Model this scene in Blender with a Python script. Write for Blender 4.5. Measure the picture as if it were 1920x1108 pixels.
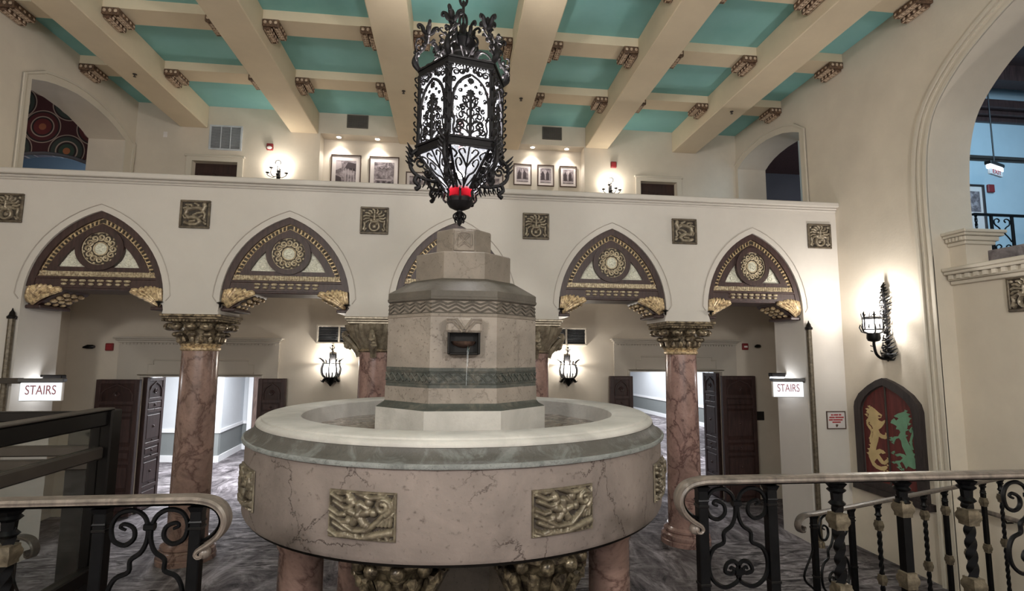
import bpy, math, random
import numpy as np
from mathutils import Vector, Matrix, noise
from mathutils.geometry import tessellate_polygon
PI = math.pi
sin, cos, rad = math.sin, math.cos, math.radians
random.seed(7)
for _o in list(bpy.data.objects):
    bpy.data.objects.remove(_o)
SC = bpy.context.scene
C = SC.collection

# ------------------------------------------------------------------ camera
def camera():
    yaw, pitch, roll = rad(6.516), rad(6.318), rad(0.430)
    f = Vector((sin(yaw) * cos(pitch), cos(yaw) * cos(pitch), sin(pitch)))
    rt = Vector((cos(yaw), -sin(yaw), 0))
    up = rt.cross(f)
    r2 = rt * cos(roll) + up * sin(roll)
    u2 = -rt * sin(roll) + up * cos(roll)
    m = Matrix((r2, u2, -f)).transposed().to_4x4()
    m.translation = (0, 0, 2.75)
    cd = bpy.data.cameras.new('camera')
    cd.sensor_width = 36.0
    cd.lens = 991.0 / 1920 * 36.0
    cd.clip_start = 0.05
    co = bpy.data.objects.new('camera', cd)
    co.matrix_world = m
    C.objects.link(co)
    SC.camera = co
camera()

# ------------------------------------------------------------------ world, exposure, room light
w = bpy.data.worlds.new('world')
SC.world = w
w.use_nodes = True
w.node_tree.nodes['Background'].inputs[0].default_value = (1.0, 0.965, 0.93, 1)
w.node_tree.nodes['Background'].inputs[1].default_value = 1.1
SC.view_settings.view_transform = 'Standard'
SC.view_settings.look = 'None'
SC.view_settings.exposure = 0.24
SC.view_settings.gamma = 1.0
SC.view_settings.use_curve_mapping = False

def lamp(name, kind, loc, power, color=(1, 1, 1), size=0.1, target=None, spot=None, sy=None):
    ld = bpy.data.lights.new(name, kind)
    ld.energy = power
    ld.color = color
    if kind in ('POINT', 'SPOT'):
        ld.shadow_soft_size = size
    if kind == 'AREA':
        ld.size = size
        if sy:
            ld.shape = 'RECTANGLE'
            ld.size_y = sy
    if kind == 'SPOT':
        ld.spot_size = spot
        ld.spot_blend = 0.6
    lo = bpy.data.objects.new(name, ld)
    lo.location = loc
    if target is not None:
        lo.rotation_euler = (Vector(target) - Vector(loc)).to_track_quat('-Z', 'Y').to_euler()
    C.objects.link(lo)
    return lo

WARM = (1.0, 0.93, 0.83)
NEUT = (1.0, 0.955, 0.90)
COOL = (0.93, 0.965, 1.0)
# unseen fill lights, added behind the camera to brighten the hall
lamp('hall_fill', 'POINT', (-2.6, -1.8, 4.6), 500, NEUT, 0.35)
lamp('hall_fill', 'POINT', (2.6, -1.8, 4.6), 460, NEUT, 0.35)
# corridor ceiling lamps beyond the two doorways
lamp('corridor_lamp', 'AREA', (-5.0, 12.6, 2.8), 330, COOL, 2.5, target=(-5.0, 12.6, 0), sy=3.0)
lamp('corridor_lamp', 'AREA', (5.8, 14.0, 2.8), 260, COOL, 2.5, target=(5.8, 14.0, 0), sy=5.0)
lamp('corridor_lamp', 'AREA', (7.8, 21.5, 2.8), 300, COOL, 2.0, target=(7.8, 21.5, 0), sy=6.0)
# the blue-lit upper hall beyond the big arch
lamp('upper_hall_lamp', 'AREA', (9.0, 5.6, 7.0), 130, (0.50, 0.78, 1.0), 2.5, target=(9.3, 8.0, 5.2))

# ------------------------------------------------------------------ mesh builder
class G:
    def __init__(s):
        s.v, s.f = [], []

    def add(s, vs, fs):
        n = len(s.v)
        s.v += [tuple(p) for p in vs]
        s.f += [tuple(i + n for i in f) for f in fs]
        return s

    def box(s, x0, x1, y0, y1, z0, z1):
        return s.add([(x0, y0, z0), (x1, y0, z0), (x1, y1, z0), (x0, y1, z0), (x0, y0, z1), (x1, y0, z1), (x1, y1, z1), (x0, y1, z1)],
                     [(0, 3, 2, 1), (4, 5, 6, 7), (0, 1, 5, 4), (1, 2, 6, 5), (2, 3, 7, 6), (3, 0, 4, 7)])

    def bbox(s, x0, x1, y0, y1, z0, z1, b=0.01):
        """a box with chamfered edges"""
        b = min(b, (x1 - x0) * .45, (y1 - y0) * .45, (z1 - z0) * .45)
        X, Y, Z = (x0, x0 + b, x1 - b, x1), (y0, y0 + b, y1 - b, y1), (z0, z0 + b, z1 - b, z1)
        vs, idx = [], {}
        for i in range(8):
            a = [(i >> k) & 1 for k in range(3)]
            for k in range(3):
                p = []
                for m, A in enumerate((X, Y, Z)):
                    p.append(A[3 if a[m] else 0] if m == k else A[2 if a[m] else 1])
                idx[i, k] = len(vs)
                vs.append(tuple(p))
        fs = []
        for k in range(3):
            o = [m for m in range(3) if m != k]
            for sd in (0, 1):
                q = []
                for (u, v) in ((0, 0), (1, 0), (1, 1), (0, 1)):
                    i = (sd << k) | (u << o[0]) | (v << o[1])
                    q.append(idx[i, k])
                fs.append(tuple(q))
        for k in range(3):
            o = [m for m in range(3) if m != k]
            for (u, v) in ((0, 0), (1, 0), (1, 1), (0, 1)):
                i0 = (u << o[0]) | (v << o[1])
                i1 = i0 | (1 << k)
                fs.append((idx[i0, o[0]], idx[i1, o[0]], idx[i1, o[1]], idx[i0, o[1]]))
        for i in range(8):
            fs.append((idx[i, 0], idx[i, 1], idx[i, 2]))
        return s.add(vs, fs)

    def prism(s, outer, a0, a1, axis='y', holes=()):
        """2-D outline (with holes) extruded from a0 to a1 along an axis. y: (x,z); x: (y,z); z: (x,y)"""
        loops = [list(outer)] + [list(h) for h in holes]
        flat = [p for l in loops for p in l]
        tri = tessellate_polygon([[Vector((p[0], p[1], 0)) for p in l] for l in loops])
        mp = {'y': lambda p, a: (p[0], a, p[1]), 'x': lambda p, a: (a, p[0], p[1]), 'z': lambda p, a: (p[0], p[1], a)}[axis]
        n = len(flat)
        vs = [mp(p, a0) for p in flat] + [mp(p, a1) for p in flat]
        fs = [tuple(t) for t in tri] + [tuple(i + n for i in reversed(t)) for t in tri]
        k = 0
        for l in loops:
            m = len(l)
            for i in range(m):
                a, b = k + i, k + (i + 1) % m
                fs.append((a, b, b + n, a + n))
            k += m
        return s.add(vs, fs)

    def lathe(s, prof, n=32, c=(0, 0, 0), ph=0.0, cap=True, arc=None, sx=1.0, sy=1.0, fn=None):
        full = arc is None
        m = n if full else n + 1
        vs = []
        for (r, z) in prof:
            for i in range(m):
                a = ph + (2 * PI * i / n if full else arc[0] + (arc[1] - arc[0]) * i / n)
                rr = r * (fn(a, z, r) if fn else 1.0)
                vs.append((c[0] + rr * sx * cos(a), c[1] + rr * sy * sin(a), c[2] + z))
        fs = []
        for j in range(len(prof) - 1):
            for i in range(n):
                i2 = (i + 1) % m
                fs.append((j * m + i, j * m + i2, (j + 1) * m + i2, (j + 1) * m + i))
        if cap and full:
            fs.append(tuple(reversed(range(m))))
            fs.append(tuple((len(prof) - 1) * m + i for i in range(m)))
        return s.add(vs, fs)

    def sphere(s, c, r, n=12, m=8, sc=(1, 1, 1)):
        prof = [(max(r * sin(PI * j / m), 1e-4), -r * cos(PI * j / m)) for j in range(m + 1)]
        k = len(s.v)
        s.lathe(prof, n)
        for i in range(k, len(s.v)):
            p = s.v[i]
            s.v[i] = (c[0] + p[0] * sc[0], c[1] + p[1] * sc[1], c[2] + p[2] * sc[2])
        return s

    def tube(s, pts, r, n=6, closed=False, flat=1.0, twist=0.0, nrm=None, ph=0.0):
        """tube along points; r a number or list; flat squashes across the second axis; twist turns per unit length"""
        P = [Vector(p) for p in pts]
        m = len(P)
        if m < 2:
            return s
        R = r if isinstance(r, (list, tuple)) else [r] * m
        t = []
        for i in range(m):
            a = P[(i - 1) % m] if (closed or i > 0) else P[i]
            b = P[(i + 1) % m] if (closed or i < m - 1) else P[i]
            d = b - a
            t.append(d.normalized() if d.length > 1e-9 else Vector((0, 0, 1)))
        if nrm is not None:
            u = Vector(nrm)
        else:
            u = Vector((0, 0, 1)) if abs(t[0].z) < .9 else Vector((1, 0, 0))
        vs, L = [], 0.0
        for i in range(m):
            if nrm is not None:
                u = Vector(nrm)
            u = u - t[i] * u.dot(t[i])
            if u.length < 1e-6:
                u = t[i].orthogonal()
            u.normalize()
            v = t[i].cross(u)
            if i:
                L += (P[i] - P[i - 1]).length
            for k in range(n):
                a = 2 * PI * k / n + ph + L * twist
                vs.append(P[i] + u * (cos(a) * R[i]) + v * (sin(a) * R[i] * flat))
        fs = []
        for i in range(m if closed else m - 1):
            j = (i + 1) % m
            for k in range(n):
                k2 = (k + 1) % n
                fs.append((i * n + k, i * n + k2, j * n + k2, j * n + k))
        if not closed:
            fs.append(tuple(reversed(range(n))))
            fs.append(tuple((m - 1) * n + k for k in range(n)))
        return s.add(vs, fs)

    def xf(s, fn, k=0):
        for i in range(k, len(s.v)):
            s.v[i] = tuple(fn(Vector(s.v[i])))
        return s

    def build(s, name, mat, parent=None, loc=None, smooth=35, idx=None):
        me = bpy.data.meshes.new(name)
        me.from_pydata(s.v, [], s.f)
        import bmesh
        bm = bmesh.new()
        bm.from_mesh(me)
        bmesh.ops.recalc_face_normals(bm, faces=bm.faces)
        bm.to_mesh(me)
        bm.free()
        if smooth:
            me.shade_smooth()
            me.set_sharp_from_angle(angle=rad(smooth))
        for m_ in (mat if isinstance(mat, (list, tuple)) else (mat,)):
            me.materials.append(m_)
        if idx is not None:
            me.polygons.foreach_set('material_index', idx)
        o = bpy.data.objects.new(name, me)
        C.objects.link(o)
        if parent is not None:
            o.parent = parent
        if loc is not None:
            o.location = loc
        return o

def tag(o, label, cat, group=None, kind=None):
    o['label'] = label
    o['category'] = cat
    if group:
        o['group'] = group
    if kind:
        o['kind'] = kind
    return o

def thing(name, label, cat, loc=(0, 0, 0), rz=0.0, group=None):
    o = bpy.data.objects.new(name, None)
    o.empty_display_size = 0.1
    o.location = loc
    o.rotation_euler = (0, 0, rz)
    C.objects.link(o)
    return tag(o, label, cat, group)

def struct(name, g, mat, smooth=35, parent=None):
    o = g.build(name, mat, parent, smooth=smooth)
    if parent is None:
        o['kind'] = 'structure'
    return o

KIDS = {}
def dup(root, loc, label, rz=None, group=None, scale=None):
    r = root.copy()
    C.objects.link(r)
    r.location = loc
    if rz is not None:
        r.rotation_euler = (0, 0, rz)
    if scale is not None:
        r.scale = scale
    r['label'] = label
    if group:
        r['group'] = group
    for ch in [o for o in bpy.data.objects if o.parent == root]:
        c = ch.copy()
        C.objects.link(c)
        c.parent = r
        for g2 in [o for o in bpy.data.objects if o.parent == ch]:
            d = g2.copy()
            C.objects.link(d)
            d.parent = c
    return r

def smooth_line(P, k=4, closed=False):
    """Catmull-Rom through points of any dimension"""
    P = [tuple(p) for p in P]
    n = len(P)
    out = []
    for i in range(n if closed else n - 1):
        p0 = P[(i - 1) % n] if (closed or i > 0) else P[0]
        p1, p2 = P[i], P[(i + 1) % n]
        p3 = P[(i + 2) % n] if (closed or i + 2 < n) else P[-1]
        for j in range(k):
            t = j / k
            out.append(tuple(.5 * (2 * b + (c - a) * t + (2 * a - 5 * b + 4 * c - d) * t * t + (3 * b - a - 3 * c + d) * t ** 3)
                             for a, b, c, d in zip(p0, p1, p2, p3)))
    if not closed:
        out.append(P[-1])
    return out

def spiral(cx, cy, r0, r1, a0, turns, n=18):
    return [(cx + (r0 + (r1 - r0) * i / n) * cos(a0 + turns * 2 * PI * i / n),
             cy + (r0 + (r1 - r0) * i / n) * sin(a0 + turns * 2 * PI * i / n)) for i in range(n + 1)]

def relief(w, h, nx, ny, strokes, blobs=(), border=0.0, bh=0.0, base=0.0, rough=0.0, seed=0):
    """carved panel in x (across), z (up), rising along -y. strokes: (pts,width,height); blobs: (x,z,r,height,hollow)"""
    X, Z = np.meshgrid(np.linspace(-w / 2, w / 2, nx + 1), np.linspace(-h / 2, h / 2, ny + 1))
    H = np.full(X.shape, base)
    for pts, wd, ht in strokes:
        for (ax, az), (bx, bz) in zip(pts[:-1], pts[1:]):
            dx, dz = bx - ax, bz - az
            L = dx * dx + dz * dz + 1e-12
            t = np.clip(((X - ax) * dx + (Z - az) * dz) / L, 0, 1)
            d = np.hypot(X - ax - t * dx, Z - az - t * dz) / wd
            H = np.maximum(H, base + ht * np.sqrt(np.clip(1 - d * d, 0, 1)))
    for bx, bz, r, ht, hol in blobs:
        d = np.hypot(X - bx, Z - bz) / r
        b = np.sqrt(np.clip(1 - d * d, 0, 1)) * ht
        if hol:
            b -= ht * 1.1 * np.sqrt(np.clip(1 - (d / hol) ** 2, 0, 1))
        H = np.where(d < 1, np.maximum(H, base + b) if not hol else base + b, H)
    if rough:
        rs = np.random.RandomState(seed)
        H = H + rough * rs.rand(*H.shape)
    if border:
        e = np.minimum(w / 2 - np.abs(X), h / 2 - np.abs(Z))
        H = np.where(e < border, bh, H)
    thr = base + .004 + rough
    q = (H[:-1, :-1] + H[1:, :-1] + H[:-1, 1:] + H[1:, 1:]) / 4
    idx = (q > thr).astype(int).ravel().tolist()  # low faces take the dark slot, so hollows are shaded by colour
    H[0, :] = H[-1, :] = 0
    H[:, 0] = H[:, -1] = 0
    g = G()
    vs = [(X[j, i], -H[j, i], Z[j, i]) for j in range(ny + 1) for i in range(nx + 1)]
    m = nx + 1
    fs = [(j * m + i, j * m + i + 1, (j + 1) * m + i + 1, (j + 1) * m + i) for j in range(ny) for i in range(nx)]
    g.add(vs, fs)
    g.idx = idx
    return g

def text(body, size, depth=0.002):
    cu = bpy.data.curves.new('lettering', 'FONT')
    cu.body = body
    cu.size = size
    cu.extrude = depth
    cu.align_x = 'CENTER'
    cu.align_y = 'CENTER'
    ob = bpy.data.objects.new('lettering', cu)
    C.objects.link(ob)
    me = bpy.data.meshes.new_from_object(ob.evaluated_get(bpy.context.evaluated_depsgraph_get()))
    bpy.data.objects.remove(ob)
    return me

def text_obj(body, size, mat, parent, m4, sx=1.0):
    me = text(body, size)
    me.transform(Matrix.Diagonal((sx, 1, 1, 1)))
    me.transform(m4)
    me.materials.clear()
    me.materials.append(mat)
    o = bpy.data.objects.new('lettering', me)
    C.objects.link(o)
    o.parent = parent
    return o

# ------------------------------------------------------------------ materials
def lin(c):
    return tuple(((v / 255) / 12.92 if v / 255 <= .04045 else ((v / 255 + .055) / 1.055) ** 2.4) for v in c) + (1,)

class N:
    """tiny node-tree helper"""
    def __init__(s, name):
        s.m = bpy.data.materials.new(name)
        s.m.use_nodes = True
        s.t = s.m.node_tree
        s.b = s.t.nodes['Principled BSDF']
        s.out = s.t.nodes['Material Output']
        s.tc = s.t.nodes.new('ShaderNodeTexCoord').outputs['Object']

    def node(s, ty, **kw):
        n = s.t.nodes.new(ty)
        for k, v in kw.items():
            if k in ('inputs',):
                for a, b in v.items():
                    if hasattr(b, 'is_linked') or isinstance(b, bpy.types.NodeSocket):
                        s.t.links.new(b, n.inputs[a])
                    else:
                        n.inputs[a].default_value = b
            else:
                setattr(n, k, v)
        return n

    def mapping(s, scale=(1, 1, 1), rot=(0, 0, 0), src=None):
        return s.node('ShaderNodeMapping', inputs={'Vector': src or s.tc, 'Scale': scale, 'Rotation': rot}).outputs[0]

    def noise(s, scale, detail=4, rough=.55, dist=0.0, vec=None, col=False):
        n = s.node('ShaderNodeTexNoise', inputs={'Vector': vec or s.tc, 'Scale': scale, 'Detail': detail, 'Roughness': rough, 'Distortion': dist})
        return n.outputs['Color' if col else 'Fac']

    def ramp(s, fac, stops, const=False):
        n = s.node('ShaderNodeValToRGB')
        s.t.links.new(fac, n.inputs[0])
        e = n.color_ramp.elements
        while len(e) < len(stops):
            e.new(.5)
        for k, (p, c) in enumerate(stops):
            e[k].position = p
            e[k].color = c if len(c) == 4 else lin(c)
        if const:
            n.color_ramp.interpolation = 'CONSTANT'
        return n.outputs[0]

    def mix(s, fac, a, b, mode='MIX'):
        n = s.node('ShaderNodeMix', data_type='RGBA', blend_type=mode)
        for sock, val in ((n.inputs[0], fac), (n.inputs[6], a), (n.inputs[7], b)):
            if isinstance(val, bpy.types.NodeSocket):
                s.t.links.new(val, sock)
            elif isinstance(val, (int, float)):
                sock.default_value = val
            else:
                sock.default_value = val if len(val) == 4 else lin(val)
        return n.outputs[2]

    def math(s, op, a, b=0.0, c=None):
        n = s.node('ShaderNodeMath', operation=op)
        for k, val in enumerate((a, b) if c is None else (a, b, c)):
            if isinstance(val, bpy.types.NodeSocket):
                s.t.links.new(val, n.inputs[k])
            else:
                n.inputs[k].default_value = val
        return n.outputs[0]

    def set(s, **kw):
        names = {'color': 'Base Color', 'rough': 'Roughness', 'metal': 'Metallic', 'spec': 'Specular IOR Level', 'trans': 'Transmission Weight', 'ior': 'IOR', 'emit': 'Emission Color', 'es': 'Emission Strength', 'alpha': 'Alpha'}
        for k, v in kw.items():
            i = s.b.inputs[names[k]]
            if isinstance(v, bpy.types.NodeSocket):
                s.t.links.new(v, i)
            elif isinstance(v, tuple) and len(v) == 3:
                i.default_value = lin(v)
            else:
                i.default_value = v
        return s

    def bump(s, h, strength=.3, dist=.01):
        n = s.node('ShaderNodeBump', inputs={'Height': h, 'Strength': strength, 'Distance': dist})
        s.t.links.new(n.outputs[0], s.b.inputs['Normal'])
        return s

def flat(name, c, rough=.6, metal=0.0, var=.06, scale=6, bump=0.0, spec=.5):
    n = N(name)
    f = n.noise(scale, 5)
    a = tuple(max(0, v * (1 - var)) for v in c)
    b = tuple(min(255, v * (1 + var)) for v in c)
    n.set(color=n.ramp(f, [(.3, a), (.7, b)]), rough=rough, metal=metal, spec=spec)
    if bump:
        n.bump(n.noise(scale * 8, 4), bump, .01)
    return n.m

def glow(name, c, strength):
    n = N(name)
    n.set(color=c, emit=c, es=strength, rough=.5)
    return n.m

def plaster(name, c, var=.05):
    n = N(name)
    f1 = n.noise(1.1, 6, .6)
    f2 = n.noise(9, 4, .6)
    a = tuple(v * (1 - var) for v in c)
    b = tuple(min(255, v * (1 + var * .6)) for v in c)
    col = n.mix(n.math('MULTIPLY', f2, .35), n.ramp(f1, [(.3, a), (.7, b)]), tuple(v * .93 for v in c))
    n.set(color=col, rough=.75, spec=.25)
    n.bump(n.noise(30, 5, .6), .12, .01)
    return n.m

def stone(name, c, dark, crack=0.0, speck=.5, scale=3.0, rough=.6, crack_scale=2.2, stain=None):
    n = N(name)
    f1 = n.noise(scale, 8, .62, .4)
    f2 = n.noise(scale * 14, 3, .6)
    a = tuple(v * .86 for v in c)
    b = tuple(min(255, v * 1.07) for v in c)
    col = n.ramp(f1, [(.32, a), (.68, b)])
    sp = n.ramp(f2, [(.60, (0, 0, 0, 1)), (.74, (speck, speck, speck, 1))])
    col = n.mix(sp, col, dark)
    if stain:
        st = n.ramp(n.noise(scale * 1.7, 7, .7, .8), [(.5, (0, 0, 0, 1)), (.62, (.6, .6, .6, 1))])
        col = n.mix(st, col, stain)
    h = f2
    if crack:
        wv = n.mix(.22, n.tc, n.noise(3.2, 7, .7, .5, None, True))
        v = n.node('ShaderNodeTexVoronoi', feature='DISTANCE_TO_EDGE', inputs={'Vector': wv, 'Scale': crack_scale})
        ck = n.ramp(v.outputs['Distance'], [(0.0, (1, 1, 1, 1)), (.004, (.7, .7, .7, 1)), (.010, (0, 0, 0, 1))])
        gate = n.ramp(n.noise(1.3, 3), [(.42, (0, 0, 0, 1)), (.52, (1, 1, 1, 1))])
        ckm = n.math('MULTIPLY', n.math('MULTIPLY', ck, gate), crack)
        col = n.mix(ckm, col, dark)
        h = n.math('SUBTRACT', n.math('MULTIPLY', f2, .4), ckm)
    n.set(color=col, rough=rough, spec=.35)
    n.bump(h, .35, .012)
    return n.m

def marble(name, c, vein, light):
    n = N(name)
    vec = n.mapping((1, 1, .8))
    w1 = n.noise(3.0, 9, .68, 1.2, vec)
    col = n.ramp(w1, [(.28, tuple(v * .72 for v in c)), (.45, c), (.6, tuple(min(255, v * 1.12) for v in c)), (.75, light)])
    wv = n.mix(.30, vec, n.noise(3.2, 6, .65, .6, vec, True))
    vo = n.node('ShaderNodeTexVoronoi', feature='DISTANCE_TO_EDGE', inputs={'Vector': wv, 'Scale': 3.4})
    ck = n.ramp(vo.outputs['Distance'], [(0.0, (.9, .9, .9, 1)), (.03, (.35, .35, .35, 1)), (.07, (0, 0, 0, 1))])
    col = n.mix(ck, col, vein)
    col = n.mix(n.ramp(n.noise(26, 4, .6), [(.55, (0, 0, 0, 1)), (.75, (.5, .5, .5, 1))]), col, vein)
    n.set(color=col, rough=.22, spec=.5)
    return n.m

def gilt(name, gold=(168, 140, 92), dark=(62, 46, 34), scale=28, metal=.55, rough=.38, bias=0.0):
    n = N(name)
    f = n.noise(scale, 5, .65, .6)
    n.set(color=n.ramp(f, [(.36 + bias, dark), (.50 + bias, tuple((a + b) / 2 for a, b in zip(gold, dark))), (.64 + bias, gold)]), metal=metal, rough=rough)
    n.bump(n.noise(scale * 1.6, 4, .5), .18, .008)
    return n.m

M = {}
M['wall'] = plaster('cream_plaster', (212, 202, 187))
M['white'] = plaster('white_plaster', (203, 197, 190), .03)
M['trim'] = plaster('cream_trim', (206, 198, 184), .03)
M['beam'] = plaster('ochre_beam', (220, 204, 178), .04)
M['header'] = plaster('grey_cream_paint', (188, 180, 168), .03)
M['corr_wall'] = plaster('corridor_wall', (205, 208, 212), .02)
M['corr_dado'] = plaster('corridor_dado', (128, 132, 132), .02)
M['corr_trim'] = plaster('corridor_trim', (232, 232, 234), .01)
M['blue_wall'] = plaster('pale_plaster', (178, 196, 206), .03)
M['dark_room'] = plaster('dark_grey_paint', (92, 92, 98), .05)  # dark grey paint of the side rooms

def teal():
    n = N('teal_ceiling_paint')
    f = n.noise(1.6, 5, .6)
    g = n.noise(.8, 2)
    n.set(color=n.mix(g, n.ramp(f, [(.3, (128, 186, 178)), (.7, (152, 206, 198))]), (138, 188, 194)), rough=.7, spec=.25)
    return n.m
M['teal'] = teal()

def carpet():
    n = N('grey_abstract_carpet')
    vec = n.mapping((1.0, 3.4, 1), (0, 0, .5))
    a = n.noise(2.3, 9, .72, 1.4, vec)
    b = n.noise(.55, 3, .5)
    vec2 = n.mapping((2.2, .8, 1), (0, 0, .2))
    c = n.noise(1.2, 8, .72, 1.0, vec2)
    m1 = n.ramp(a, [(.36, (40, 38, 40)), (.46, (84, 80, 82)), (.54, (122, 117, 119)), (.66, (170, 164, 167))])
    m2 = n.ramp(c, [(.36, (46, 43, 46)), (.5, (104, 98, 101)), (.64, (160, 154, 158))])
    n.set(color=n.mix(n.ramp(b, [(.42, (0, 0, 0, 1)), (.58, (1, 1, 1, 1))]), m1, m2), rough=.95, spec=.1)
    n.bump(n.noise(120, 3), .4, .01)
    return n.m
M['carpet'] = carpet()

def wood(name, c, rough=.45, s=3.0):
    n = N(name)
    vec = n.mapping((9, 9, 1))
    f = n.noise(s, 7, .65, .8, vec)
    n.set(color=n.ramp(f, [(.3, tuple(v * .65 for v in c)), (.7, tuple(min(255, v * 1.2) for v in c))]), rough=rough)
    n.bump(f, .15, .01)
    return n.m
M['dark_wood'] = wood('dark_walnut', (62, 44, 42))
M['door_wood'] = wood('very_dark_oak', (52, 33, 30), .4)
M['panel_frame'] = wood('blackened_oak', (50, 42, 42), .5)
M['brown_door'] = wood('brown_veneer', (112, 92, 84), .5)
M['gold'] = gilt('antique_gilding', (222, 198, 156), (96, 74, 58), 24, .25, .42, -.06)
M['gold_soft'] = gilt('worn_gilding', (210, 196, 166), (110, 92, 74), 30, .2, .5, -.05)
M['gold_dark'] = gilt('dark_bronze_gilding', (170, 154, 128), (50, 42, 35), 16, .45, .34, -.02)
M['bronze_relief'] = gilt('bronze_relief', (164, 153, 134), (112, 102, 88), 14, .35, .34, -.03)
M['basin_relief'] = gilt('dull_basin_relief', (132, 122, 104), (86, 77, 65), 14, .3, .38, -.02)
M['shade_ground'] = gilt('painted_shade_ground', (70, 61, 52), (48, 41, 35), 16, .1, .6)  # dark colour that paints in the shade between raised carving
M['bronze_grey'] = gilt('grey_bronze_border', (120, 108, 92), (78, 70, 60), 14, .3, .5)
M['bracket'] = gilt('painted_bracket', (128, 100, 78), (70, 52, 42), 30, .1, .6)
M['bracket_light'] = gilt('painted_bracket_carving', (214, 192, 168), (134, 108, 90), 40, .05, .6, -.04)
M['iron'] = flat('black_iron', (17, 17, 19), .42, .7, .25, 20)
M['lantern_iron'] = flat('lantern_iron', (27, 25, 28), .55, .5, .3, 30)
M['cream_carved'] = gilt('pale_carved_panel', (226, 224, 208), (182, 180, 166), 30, 0, .7, -.05)
M['rail'] = wood('grey_brown_handrail', (112, 102, 95), .34, 2.0)
M['rail_dark'] = wood('dark_brown_handrail', (76, 68, 63), .36, 2.0)
M['knuckle'] = gilt('gilded_knuckle', (112, 102, 86), (74, 66, 54), 24, .35, .4)
M['fountain'] = stone('fountain_limestone', (143, 133, 124), (82, 70, 62), .45, .95, 3.2, .6, 2.4)
M['fountain_top'] = stone('fountain_limestone_dusty', (129, 119, 109), (78, 69, 61), .35, .8, 3.0, .6, 2.6)
M['basin'] = stone('pink_basin_stone', (134, 122, 116), (66, 54, 50), .95, .6, 2.2, .55, 2.7)
M['coping'] = stone('white_painted_coping', (188, 184, 179), (164, 159, 153), 0, .2, 2.0, .6)
M['verdigris'] = stone('grey_green_moulding', (84, 81, 77), (60, 58, 56), 0, .6, 3.5, .5, 2, (118, 120, 118))
M['green_band'] = stone('green_patina_band', (74, 76, 72), (52, 54, 52), 0, .5, 5, .5, 2, (108, 103, 95))
M['cap_stone'] = stone('grey_brown_capstone', (88, 82, 75), (66, 61, 55), 0, .35, 3.0, .6)
M['near_black'] = flat('near_black_stone', (17, 14, 12), .45, 0, .3, 20, 0, .25)  # near-black stone for the spout mouth and the basin's bottom edge
M['marble'] = marble('rose_marble', (150, 121, 114), (88, 64, 62), (184, 160, 152))
M['marble_brown'] = marble('brown_rose_marble', (138, 113, 104), (94, 72, 66), (164, 140, 130))
M['red'] = flat('red_paint', (122, 36, 40), .5)
M['alarm_white'] = flat('white_plastic', (220, 214, 210), .4)
M['black'] = flat('black_plastic', (16, 15, 16), .5)
M['grille_white'] = flat('pale_blue_grille', (184, 188, 194), .5)
M['grille_dark'] = flat('grey_mesh_grille', (92, 86, 80), .6)
M['grille_slot'] = flat('dark_slot', (60, 56, 54), .7)
M['mat_board'] = flat('white_mount_board', (216, 206, 202), .7, 0, .02)
M['frame_brown'] = wood('brown_frame', (82, 64, 56), .4)
M['sign_face'] = flat('white_sign_sheet', (200, 194, 192), .5, 0, .02)
M['sign_red'] = flat('sign_red_letters', (168, 52, 56), .5)
M['metal'] = flat('grey_metal', (120, 122, 126), .35, .8)
M['dark_metal'] = flat('dark_bronze_metal', (32, 30, 30), .35, .7)
M['grey_metal'] = flat('grey_brown_metal', (78, 72, 68), .4, .5)

def photo(name, seed):
    n = N(name)
    vec = n.mapping((1, 1, 1), (0, 0, 0))
    vec = n.node('ShaderNodeVectorMath', operation='ADD', inputs={0: vec, 1: (seed * 3.1, seed, seed * 1.7)}).outputs[0]
    f = n.noise(7, 6, .6, .8, vec)
    g = n.noise(30, 3, .6, 0, vec)
    n.set(color=n.mix(.3, n.ramp(f, [(.3, (48, 38, 42)), (.48, (104, 92, 96)), (.62, (178, 166, 168))]), n.ramp(g, [(.3, (50, 40, 44)), (.7, (190, 178, 180))])), rough=.5)
    return n.m

def glass_clear(name, tint=(.96, .98, .97, 1), gloss=.06):
    n = N(name)
    t = n.node('ShaderNodeBsdfTransparent', inputs={'Color': tint})
    g = n.node('ShaderNodeBsdfGlossy', inputs={'Roughness': .04})
    mx = n.node('ShaderNodeMixShader', inputs={0: gloss})
    n.t.links.new(t.outputs[0], mx.inputs[1])
    n.t.links.new(g.outputs[0], mx.inputs[2])
    n.t.links.new(mx.outputs[0], n.out.inputs[0])
    return n.m

def glass_frost(name, c, clear=.35, veil=None):
    n = N(name)
    t = n.node('ShaderNodeBsdfTransparent', inputs={'Color': lin(c)})
    g = n.node('ShaderNodeBsdfTranslucent', inputs={'Color': lin(veil or c)})
    mx = n.node('ShaderNodeMixShader', inputs={0: clear})
    n.t.links.new(g.outputs[0], mx.inputs[1])
    n.t.links.new(t.outputs[0], mx.inputs[2])
    n.t.links.new(mx.outputs[0], n.out.inputs[0])
    return n.m
M['glass'] = glass_clear('clear_glass', (.90, .905, .89, 1), .05)
M['frost'] = glass_frost('frosted_lantern_glass', (240, 242, 246), .74)
M['lantern_glass'] = glass_frost('seeded_lantern_glass', (244, 246, 250), .88, (128, 131, 136))
M['red_glass'] = glass_frost('red_lantern_glass', (128, 18, 28), .6)
M['pane_clear'] = glass_frost('clear_lantern_glass', (244, 246, 250), .92, (128, 131, 136))
M['bulb'] = glow('lit_bulb', (255, 246, 232), 60)
M['sconce_bulb'] = glow('lit_sconce_bulb', (255, 244, 226), 30)
M['tube'] = glow('lit_tube', (236, 244, 255), 6)
M['sign_lit'] = glow('lit_sign_face', (226, 236, 244), 0.75)

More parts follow.
